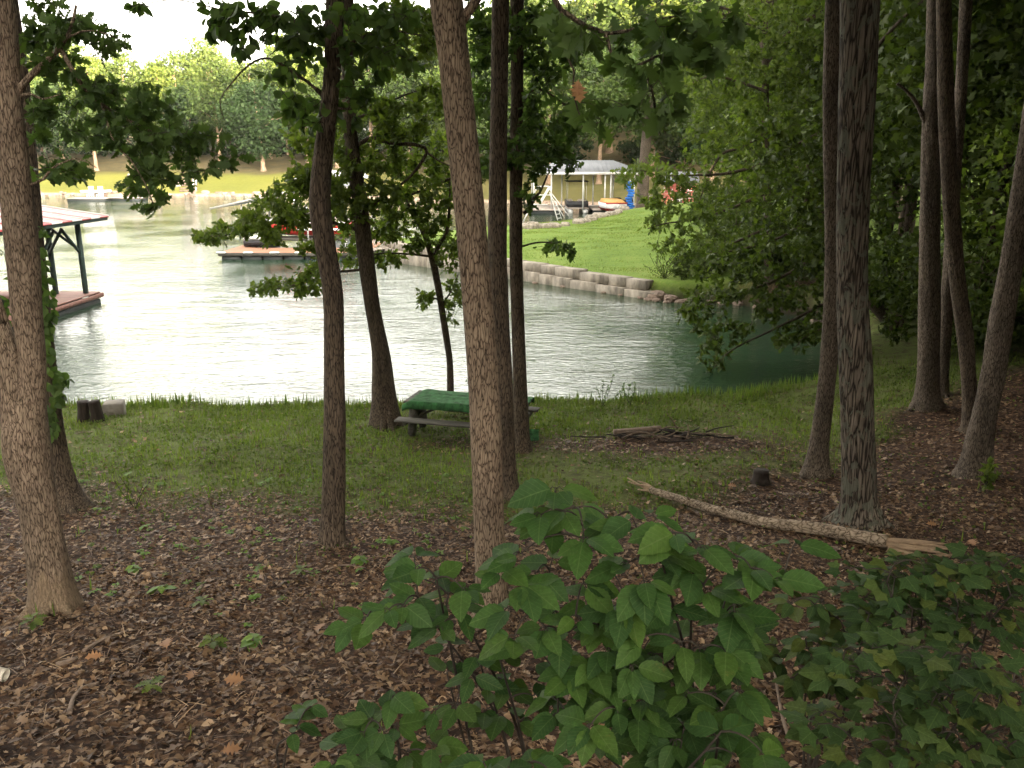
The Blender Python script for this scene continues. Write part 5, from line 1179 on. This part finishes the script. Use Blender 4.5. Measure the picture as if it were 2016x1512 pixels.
for px, py in ((485, 1352), (435, 1492), (330, 1290), (640, 1235), (1190, 1450), (820, 1165), (1690, 1020), (1890, 1075), (1920, 1082), (1450, 965), (1845, 1040), (700, 1255), (385, 1330), (205, 1300), (1745, 1160), (1340, 1440), (1520, 1420)):
    p = up(ground(px, py), .05); a_ = rng.uniform(0, 6.28); b2 = MB(); add_leaves(b2, OAK, [p], np.array([[math.cos(a_), math.sin(a_), .25]]), norm(np.array([[rng.normal(0, .3), -.35, .8]])), rng.uniform(.13, .19), 1.2)
    tag(b2.build('oak_leaf', M['leaf_brown']), 'large curled tan oak leaf lying on top of the dark litter', 'dead leaf', GD)

BLADE = (np.array([[-.05, 0, 0], [.05, 0, 0], [-.035, .55, .06], [.035, .55, .06], [0, 1, .28]], float), np.array([[0, 1, 3], [0, 3, 2], [2, 3, 4]]))
gr = MB()
def blades(n, y0, y1, hmin, hmax, prob, asp=1.0):
    x, y = scatter(n, -15, 16, y0, y1, prob); k = len(x)
    a = rng.uniform(0, 6.28, k); tl_ = rng.uniform(.1, .7, k)
    d = np.stack([np.cos(a) * tl_, np.sin(a) * tl_, np.ones(k)], 1); nr = np.stack([-np.cos(a), -np.sin(a), tl_], 1)
    add_leaves(gr, BLADE, np.stack([x, y, gz(x, y) - .01], 1), d, nr, rng.uniform(hmin, hmax, k), asp)
def gprob(x, y): return inview(x, y) * grass_mask(x, y) * (gz(x, y) > .02) * np.clip(fbm(x * .8, y * .8, 71) * 2.4 - .5, .12, 1) * np.where(x > 6.5, .4, 1) * np.interp(y, [11, 16, 19], [.3, .6, 1])
blades(190000, 11, 23.5, .05, .12, gprob, 2.2)
blades(30000, 18.4, 24.5, .12, .30, lambda x, y: inview(x, y) * (np.abs(sdl(x, y) - .25) < .5) * (gz(x, y) > .0) * np.clip(fbm(x * 1.2, y, 72) * 3 - .8, .1, 1), 1.3)
blades(14000, 18.6, 24.5, .10, .26, lambda x, y: inview(x, y) * (np.abs(sdl(x, y) - .3) < .35) * (gz(x, y) > .0) * (fbm(x * .9 + 3, y * .5, 75) > .56), 1.0)
blades(2500, 4.5, 13, .08, .22, lambda x, y: inview(x, y) * (fbm(x * 1.5, y * 1.5, 73) > .66), 1.0)
tag(gr.build('grass', M['grass']), 'short green grass between the litter and the water', 'grass', kind='stuff')
lg_ = gr; gr = MB(); x, y = scatter(110000, -4, 12, 40, 82, lambda x, y: (sdl(x, y) > .5) * np.clip(fbm(x * .7, y * .7, 91) * 3 - 1.1, .06, 1)); k = len(x); a = rng.uniform(0, 6.28, k); tl_ = rng.uniform(.2, .9, k)
add_leaves(gr, BLADE, np.stack([x, y, gz(x, y) - .01], 1), np.stack([np.cos(a) * tl_, np.sin(a) * tl_, np.ones(k)], 1), np.stack([-np.cos(a), -np.sin(a), tl_], 1), rng.uniform(.04, .10, k), 2.6)
tag(gr.build('lawn_grass', M['lawn_blade']), 'bright grass of the lawn above the stone wall', 'grass', kind='stuff')
cv = MB()
x, y = scatter(150000, -15, 16, 8, 22, lambda x, y: inview(x, y) * np.clip(grass_mask(x, y) * .8 + .10 * sstep(6, 11, y), 0, 1) * (gz(x, y) > .1) * np.clip(fbm(x * 1.1 + 4, y * 1.1, 74) * 2.6 - .8, .05, 1))
k = len(x); add_leaves(cv, DIAM, np.stack([x, y, gz(x, y) + rng.uniform(.01, .07, k)], 1), unit(k), leaf_normals(k, .6), rng.uniform(.025, .065, k), 1.6)
tag(cv.build('ground_cover', M['cover']), 'low leafy weeds mixed into the grass', 'weeds', kind='stuff')

# seedlings
def seedling(name, label, nl, h, size, T, mat, group=None, cat='seedling'):
    o = thing(name, (0, 0, 0), label, cat, group)
    st = MB(); tip = np.array([rng.normal(0, .02), rng.normal(0, .02), h]); st.tube(spline([[0, 0, -.03], tip * .5 + [.01, 0, 0], tip], .03), .004, 5); st.build('stem', M['twig'], o, local=True)
    lv = MB(); a = np.arange(nl) * 2.4 + rng.uniform(0, 1); base = tip * rng.uniform(.55, 1, nl)[:, None]
    d = np.stack([np.cos(a), np.sin(a), rng.uniform(-.1, .35, nl)], 1); add_leaves(lv, T, base, d, norm(np.array([0, 0, 1.0]) + unit(nl) * .3), size * rng.uniform(.7, 1.15, nl), 1.0); lv.build('leaves', mat, o, local=True)
    return o
sa = seedling('seedling', 'bright green broad-leaved seedling, largest one on the open litter', 6, .10, .15, OVATE, M['leaf_seed'])
sb = seedling('seedling', 'dark green oak seedling on the litter', 8, .12, .13, OAK, M['leaf_mid'])
sc_ = seedling('seedling', 'tiny bright seedling', 5, .07, .085, MAPLE, M['leaf_seed'])
for o, px, py in ((sa, 320, 1172), (sb, 298, 1368), (sc_, 545, 1072)): o.location = up(ground(px, py), 0)
sb['label'] = 'dark oak seedling on the litter near the curved stick'; sc_['label'] = 'bright maple seedling standing alone left of the slim dark trunk'
for o, px, py, lb in ((sb, 425, 1282, 'oak seedling in the litter between the long pale stick and the shrub'), (sa, 500, 1275, 'narrow bright seedling with leaves raised to the right of the oak seedling'), (sb, 590, 1140, 'dark leafy seedling below the slim dark trunk'), (sb, 398, 1200, 'oak seedling with orange leaves at its foot, centre of the litter'), (sa, 710, 1115, 'bright seedling right of the slim dark trunk'), (sb, 70, 1240, 'grassy dark seedling at the foot of the forked left tree'), (sc_, 490, 1147, 'small yellow-green seedling above the pale short stick'), (sa, 265, 1130, 'tall thin seedling right of the forked left tree')):
    dup(o, ground(px, py), rng.uniform(0, 6), rng.uniform(.85, 1.1), lb)
GSL = 'tiny seedlings dotted over the litter'; LSL = 'tiny yellow-green seedling dotted among the dead leaves below the grass'
cnt = 0
while cnt < 130:
    px = rng.uniform(120, 1000); py = rng.uniform(935, 1200) if rng.uniform() < .85 else rng.uniform(1200, 1350)
    if 630 < px < 690 or 925 < px < 1000: continue
    if rng.uniform() > np.interp(py, [935, 1000, 1100, 1200, 1350], [.7, 1, .6, .3, .15]): continue
    dup([sc_, sc_, sa, sb][cnt % 4], ground(px, py), rng.uniform(0, 6), rng.uniform(.5, 1.1) * [1, 1, .6, .6][cnt % 4], LSL, GSL); cnt += 1
# tall weeds on the bank
def weed(px, py, Y, h, label, n=26, size=.06, mat='leaf_seed'):
    b0 = gpt(at(px, py, Y)[0], Y); o = thing('weed', b0, label, 'weed'); st = MB(); lv = MB()
    for k in range(5):
        tip = b0 + np.array([rng.normal(0, h * .35), rng.normal(0, h * .2), h * rng.uniform(.6, 1.1)]); S_ = spline([b0, (b0 + tip) / 2 + rng.normal(0, .03, 3), tip], .08); st.tube(S_, .005, 5, False)
        i = rng.integers(len(S_) // 3, len(S_), n); add_leaves(lv, OVATE_S, S_[i], unit(n) + [0, 0, .1], leaf_normals(n, .5), size * rng.uniform(.6, 1.2, n), 1.0)
    st.build('stem', M['twig'], o); lv.build('leaves', M[mat], o)
weed(1185, 812, 19.4, .75, 'leafy weed at the water edge left of the brush pile'); weed(1240, 812, 19.5, .5, 'leafy weed at the water edge above the brush pile')
weed(1000, 790, 19.2, 1.1, 'leafy sprout on the bank between the two trunks at the table', 40, .09); weed(265, 985, 11.9, .5, 'sparse bush seedling right of the ivy-clad trunk', 10, .07, 'leaf_mid'); weed(955, 790, 19.2, .7, 'leafy sprout on the bank just left of the middle trunk', 24, .09)
weed(1950, 900, 12.5, .55, 'small leafy bush at the foot of the leaning pale trunk', 30, .11, 'leaf_mid')
# bare shrub and low scrub at the end of the stone wall
sh = gpt(7.2, 40.2); o = thing('scrub', sh, 'thin twiggy scrub above the boulders at the end of the stone wall', 'shrub'); st = MB(); lv = MB()
for k in range(26):
    tip = sh + np.array([rng.normal(0, .7), rng.normal(0, .4), rng.uniform(.5, 1.7)]); S_ = spline([sh, (sh + tip) / 2 + rng.normal(0, .1, 3), tip], .15); st.tube(S_, .008, 4, False); n = 12; i = rng.integers(1, len(S_), n); add_leaves(lv, DIAM, S_[i] + unit(n) * .08, unit(n), leaf_normals(n, .4), .10, 1)
st.build('stem', M['twig'], o); lv.build('leaves', M['leaf_mid'], o)

# ------------------------------------------------------------------ foreground shrubs
def shrub(name, label, foot_xy, nodes, Y, dY, T, size, per, mat, tw=.0045, stems=5, tilt=(0, -.35, .85), lift=0.0, jit=.35, petiole=0.0):
    f = gpt(*foot_xy); root = thing(name, f, label, 'shrub')
    P = np.array([at(px, py, (Y if len(q) < 1 else q[0]) + rng.uniform(-dY, dY)) for px, py, *q in nodes])
    tr = dict(root=root, leaves=MB(), twigs=MB(), mat=M['twig'], limbs=[])
    idx = rng.permutation(len(P))[:stems]
    for i in idx:
        a = f + np.array([rng.normal(0, .06), rng.normal(0, .06), -.05]); e_ = P[i]
        L = spline([a, a + (e_ - a) * .5 + np.array([rng.normal(0, .05), .04, .12]), e_], .05); mb = MB(); mb.tube(L, np.linspace(.011, .004, len(L)), 7); mb.build('stem', M['twig'], root, True); tr['limbs'].append(L)
    nodesA = np.concatenate(tr['limbs'])
    for p in P[np.argsort([np.min(np.sum((nodesA - p) ** 2, 1)) for p in P])]:
        dd = np.sum((nodesA - p) ** 2, 1) + 3 * np.maximum(0, nodesA[:, 2] - p[2]) ** 2; a = nodesA[int(np.argmin(dd))]; d = p - a; L = np.linalg.norm(d)
        if L > .02:
            tt = np.linspace(0, 1, 6)[:, None]; S_ = a + d * tt + np.array([0, 0, L * .18]) * (4 * tt * (1 - tt)); tr['twigs'].tube(S_, np.linspace(tw, tw * .6, 6), 5, False); nodesA = np.concatenate([nodesA, S_[1:]])
        n = int(rng.integers(per[0], per[1] + 1)); out = d / (L + 1e-6); az = math.atan2(out[1], out[0]) if L > .03 else rng.uniform(0, 6.28)
        aa = az + (np.arange(n) - (n - 1) / 2) * (2.0 / max(1, n - 1) if n > 1 else 0) * rng.uniform(.8, 1.35) + rng.normal(0, .15, n)
        dirs = np.stack([np.cos(aa), np.sin(aa), rng.uniform(-.38, .16, n)], 1); nr = norm(np.array(tilt) + unit(n) * jit)
        sz = size * rng.uniform(.65, 1.12, n)
        pos = p + dirs * (.01 + petiole * rng.uniform(.5, 1.3, n)[:, None])
        for q in range(n if petiole else 0): tr['twigs'].tube(np.array([p, (p + pos[q]) / 2 + [0, 0, .01], pos[q]]), .0018, 4, False)
        for q in range(n):
            Tq = T[int(rng.integers(len(T)))] if isinstance(T, list) else T; tr['tl'] = tr.get('tl', []) + [Tq[0]]
            add_leaves(tr['leaves'], Tq, pos[q:q + 1], dirs[q:q + 1], nr[q:q + 1], sz[q:q + 1], rng.uniform(.85, 1.15, 1))
    o = finish(tr, mat, 'leaves'); la = np.concatenate(tr['tl']); nv = len(o.data.vertices)
    for nm, col in (('leaf_u', 0), ('leaf_t', 1)):
        a_ = o.data.attributes.new(nm, 'FLOAT', 'POINT'); q = np.zeros(nv, np.float32); q[:len(la)] = la[:, col]; a_.data.foreach_set('value', q)
    return tr
main_nodes = [(1066, 1013), (1088, 1025), (1110, 1008), (1094, 962), (1134, 1000), (1191, 1034), (1248, 1025), (1280, 1017), (1329, 1050), (1369, 1074), (1025, 1090), (990, 1125), (1057, 1127), (1086, 1105), (1030, 1150), (1005, 1200), (1232, 1110), (1207, 1130), (1268, 1143), (1350, 1130), (1390, 1160), (1146, 1150), (1098, 1208), (1122, 1244), (1074, 1236), (1013, 1252), (1030, 1270),
    (1122, 1325), (1167, 1305), (1199, 1276), (1232, 1195), (1280, 1195), (1264, 1256), (1288, 1288), (1312, 1305), (1227, 1309), (1341, 1264), (1310, 1195), (1357, 1365), (1264, 1377), (1256, 1414), (1288, 1406), (1329, 1458), (1349, 1426), (1337, 1487), (1380, 1400), (1543, 1159), (1525, 1140), (1563, 1074), (1441, 1098), (1380, 1078), (1365, 1122), (1413, 1297), (1401, 1365), (1348, 1455), (1160, 1180), (1180, 1230), (1430, 1180), (1460, 1240), (1330, 1340), (1150, 1060), (1300, 1090), (1480, 1120), (1060, 1180)]
shrub('broadleaf_shrub', 'tall shrub with broad toothed leaves filling the lower middle', (1.0, 3.35), [(x_, y_) for x_, y_ in main_nodes] + [(rng.uniform(1080, 1480), rng.uniform(1180, 1500)) for _ in range(48)], 2.9, .24, OVATES, .136, (3, 5), M['leaf_shrub'], stems=8, petiole=.015)
shrub('broadleaf_shrub', 'drooping leafy shrub below the foot of the big middle trunk, left of the tall shrub', (.05, 3.7), [(815, 1098), (827, 1118), (802, 1143), (859, 1139), (794, 1191), (822, 1175), (883, 1171), (911, 1159), (721, 1220), (695, 1232), (750, 1212), (766, 1200), (867, 1236), (843, 1224), (891, 1216), (883, 1272), (880, 1325), (900, 1386), (859, 1398), (956, 1398), (988, 1406), (1017, 1418), (930, 1330), (940, 1290), (985, 1300), (960, 1350), (1050, 1370), (905, 1200), (1000, 1350), (1080, 1400)],
      3.2, .2, OVATES, .13, (3, 4), M['leaf_shrub'], stems=6, petiole=.012)
shrub('broadleaf_shrub', 'low leafy shrub at the bottom edge, left of the middle', (-.75, 3.9), [(774, 1370), (733, 1418), (717, 1442), (754, 1438), (778, 1426), (673, 1470), (657, 1495), (737, 1499), (851, 1467), (859, 1499), (700, 1480), (800, 1480), (690, 1440), (760, 1400)], 3.3, .15, OVATES, .14, (3, 4), M['leaf_shrub'], stems=4, petiole=.012)
shrub('broadleaf_shrub', 'small leafy sprig at the bottom edge near the curved dead leaves', (-1.4, 4.2), [(600, 1400), (590, 1420), (585, 1430), (612, 1390), (575, 1445)], 3.9, .1, OVATES, .14, (2, 3), M['leaf_shrub'], stems=2)
shrub('broadleaf_shrub', 'leaf cluster rising at the bottom edge below the tall shrub', (.3, 2.7), [(952, 1500), (1045, 1500), (1000, 1520), (1090, 1530), (960, 1530), (1450, 1490), (1420, 1440), (1500, 1480), (1380, 1520)], 2.6, .12, OVATES, .14, (3, 4), M['leaf_shrub'], stems=3)
def fill(blobs, k):
    out = []
    for px, py, rx, ry, n in blobs:
        for _ in range(int(n * k)):
            a = rng.uniform(0, 6.28); r_ = math.sqrt(rng.uniform()); out.append((px + rx * r_ * math.cos(a), py + ry * r_ * math.sin(a)))
    return out
shrub('maple_shrub', 'dense dark maple bush at the right edge, upper part hiding the log end', (2.65, 4.6), fill([(1760, 1125, 90, 26, 16), (1890, 1115, 90, 30, 18), (1980, 1110, 50, 40, 10), (1830, 1165, 120, 36, 22), (1950, 1190, 80, 50, 16), (1720, 1170, 40, 22, 7), (1870, 1230, 120, 40, 20), (1760, 1240, 60, 40, 10)], 1), 4.3, .3, MAPLE, .14, (2, 4), M['leaf_maple'], stems=8, petiole=.05)
shrub('maple_shrub', 'dark maple bush in the lower right corner', (2.1, 3.6), fill([(1750, 1300, 110, 50, 22), (1900, 1330, 110, 60, 22), (1990, 1400, 50, 80, 12), (1800, 1400, 110, 60, 22), (1920, 1460, 110, 60, 20), (1720, 1470, 80, 50, 14), (1640, 1420, 30, 30, 4)], 1), 3.5, .3, MAPLE, .15, (2, 4), M['leaf_maple'], stems=8, petiole=.05)
shrub('broadleaf_shrub', 'low mixed undergrowth bush between the tall shrub and the maple bushes', (1.9, 4.5), fill([(1560, 1290, 55, 26, 10), (1640, 1250, 60, 40, 12), (1600, 1350, 50, 26, 7), (1700, 1210, 40, 20, 6), (1480, 1290, 40, 20, 5), (1590, 1190, 40, 20, 5), (1650, 1330, 50, 40, 8)], 1), 4.3, .25, OVATES, .12, (3, 4), M['leaf_maple'], stems=6, petiole=.01)

# ------------------------------------------------------------------ evening air over the lake
hb = MB().box((-20, 120, 30), (640, 600, 64.2)); hm = bpy.data.materials.new('haze'); hm.use_nodes = True; t = hm.node_tree; t.nodes.remove(t.nodes['Principled BSDF'])
pv = t.nodes.new('ShaderNodeVolumePrincipled'); pv.inputs['Color'].default_value = (.97, .95, .88, 1); pv.inputs['Density'].default_value = .0001; pv.inputs['Anisotropy'].default_value = .3
t.links.new(pv.outputs[0], t.nodes['Material Output'].inputs['Volume'])
tag(hb.build('haze', hm), 'thin evening haze over the cove', 'haze', kind='stuff')
